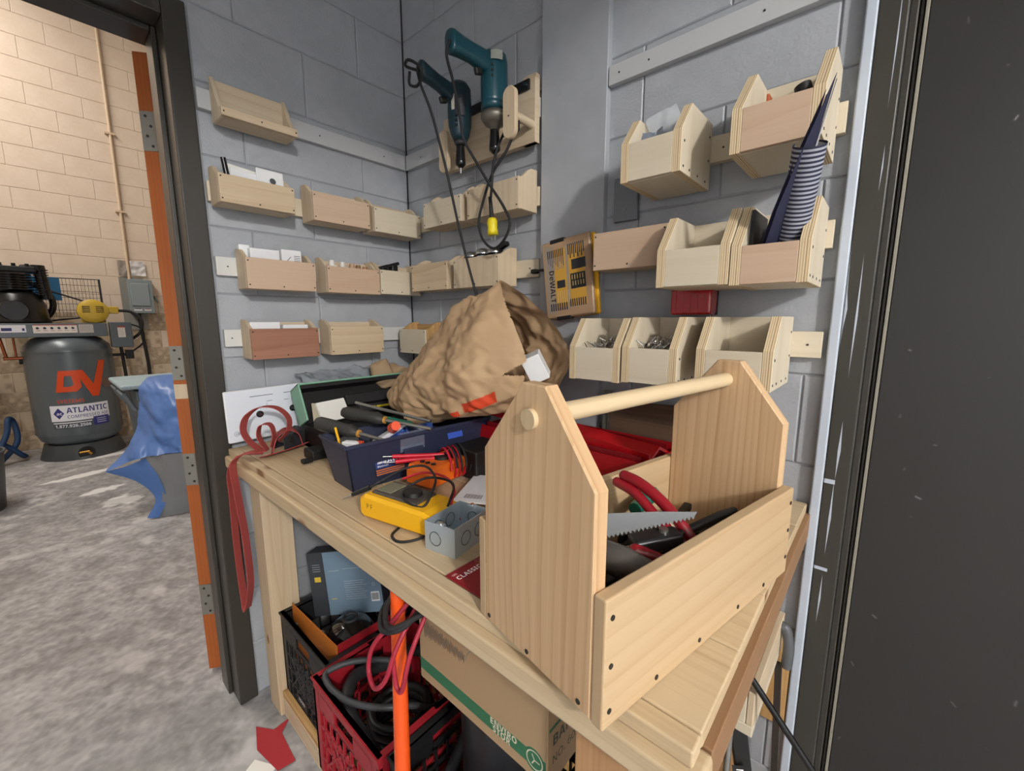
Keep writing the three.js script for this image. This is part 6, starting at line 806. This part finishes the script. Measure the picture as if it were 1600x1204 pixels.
// ---------------------------------------------------------------- lidded bins under a blue tarp
{
  for (const [x, l] of [[-3.1, 'grey wheeled bin with a pale lid standing by the compressor'], [-2.72, 'grey wheeled bin with a pale lid half under the blue tarp']]) {
    const b = thing('wheeled_bin', l, 'bin', [x, 0, 0.42]); part('body', [(() => { const p = prism([[-0.19, 0.06], [0.19, 0.06], [0.24, 0.8], [-0.24, 0.8]], 0.34, 0.01); p.rotateY(Math.PI / 2); p.translate(-0.17, 0, 0); return clean(p); })()], mat(0x5d6870, 0.5), b); part('lid', [RB(0.36, 0.035, 0.58, 0.015).translate(0, 0.835, 0.03)], mat(0x9fb4bc, 0.45), b, 'pale blue grey lid'); part('handle', [bar([-0.15, 0.78, 0.3], [0.15, 0.78, 0.3], 0.015), bar([-0.15, 0.78, 0.3], [-0.15, 0.66, 0.25], 0.015), bar([0.15, 0.78, 0.3], [0.15, 0.66, 0.25], 0.015)], mat(0x6a747a, 0.5), b); part('wheel', at(CY(0.06, 0.06, 0.04, 20), -0.14, 0.061, -0.18, 0, 0, Math.PI / 2), M.black, b); part('wheel', at(CY(0.06, 0.06, 0.04, 20), 0.14, 0.061, -0.18, 0, 0, Math.PI / 2), M.black, b);
  }
  function sheet(rows, nu, nv, amp, f) { const curves = rows.map((r) => new THREE.CatmullRomCurve3(r.map(V), false, 'centripetal')), pos = [], idx = []; for (let i = 0; i <= nu; i++) { const col = new THREE.CatmullRomCurve3(curves.map((c) => c.getPoint(i / nu)), false, 'centripetal'); for (let j = 0; j <= nv; j++) { const p = col.getPoint(j / nv); const n = amp * (tri(p.z * f + p.x * 2, p.y * f * 0.6 + p.x * f * 0.5) - 0.5) + amp * 0.5 * (tri(p.z * f * 2.3 + 3, p.y * f * 1.9 + p.x * 5) - 0.5) + amp * 0.15 * (tri(p.z * f * 6 + 3, p.y * f * 5 + p.x * 9) - 0.5); pos.push(p.x + n * 0.8, p.y, p.z + n * 0.5); } } for (let i = 0; i < nu; i++) for (let j = 0; j < nv; j++) { const a = i * (nv + 1) + j, b = a + 1, c = a + nv + 1, d = c + 1; idx.push(a, b, c, b, d, c); } const g = new THREE.BufferGeometry(); g.setAttribute('position', new THREE.Float32BufferAttribute(pos, 3)); g.setIndex(idx); g.computeVertexNormals(); return clean(g); }
  const t = thing('tarp', 'blue and grey tarpaulin draped over the wheeled bin', 'tarp'); const blue = std({ color: 0x4d74b4, roughness: 0.36, side: THREE.DoubleSide }), gry = std({ color: 0x7b7f84, roughness: 0.5, side: THREE.DoubleSide });
  part('blue_side', sheet([[[-2.72, 0.872, 0.56], [-2.68, 0.872, 0.48], [-2.66, 0.872, 0.38], [-2.65, 0.872, 0.2]], [[-2.5, 0.9, 0.6], [-2.45, 0.915, 0.52], [-2.4, 0.92, 0.42], [-2.38, 0.92, 0.2]], [[-2.42, 0.83, 0.66], [-2.3, 0.84, 0.58], [-2.2, 0.85, 0.45], [-2.15, 0.85, 0.2]], [[-2.4, 0.5, 0.715], [-2.18, 0.58, 0.64], [-2.04, 0.6, 0.5], [-2.0, 0.62, 0.2]], [[-2.3, 0.31, 0.893], [-2.15, 0.4, 0.72], [-1.96, 0.43, 0.55], [-1.92, 0.45, 0.2]]], 70, 70, 0.085, 8), blue, t);
  part('grey_side', sheet([[[-2.14, 0.395, 0.7], [-2.04, 0.42, 0.62], [-1.95, 0.43, 0.5], [-1.92, 0.44, 0.2]], [[-2.05, 0.26, 0.665], [-1.99, 0.24, 0.6], [-1.93, 0.22, 0.5], [-1.9, 0.2, 0.2]], [[-2.01, 0.12, 0.66], [-1.97, 0.1, 0.6], [-1.93, 0.09, 0.5], [-1.9, 0.08, 0.2]], [[-2.03, 0.006, 0.72], [-1.98, 0.006, 0.64], [-1.95, 0.006, 0.54], [-1.92, 0.006, 0.2]]], 24, 24, 0.008, 5), gry, t);
  part('blue_hem', sheet([[[-2.3, 0.31, 0.893], [-2.2, 0.35, 0.79], [-2.14, 0.395, 0.7]], [[-2.15, 0.23, 0.75], [-2.08, 0.25, 0.69], [-2.03, 0.26, 0.655]], [[-2.05, 0.12, 0.69], [-2.02, 0.12, 0.67], [-2.0, 0.12, 0.64]], [[-2.04, 0.008, 0.745], [-2.01, 0.008, 0.72], [-1.99, 0.008, 0.69]]], 18, 24, 0.008, 6), blue, t);
}
scene.traverse((o) => { if (o.isMesh) { o.castShadow = true; o.receiveShadow = true; } });
renderer.render(scene, camera);
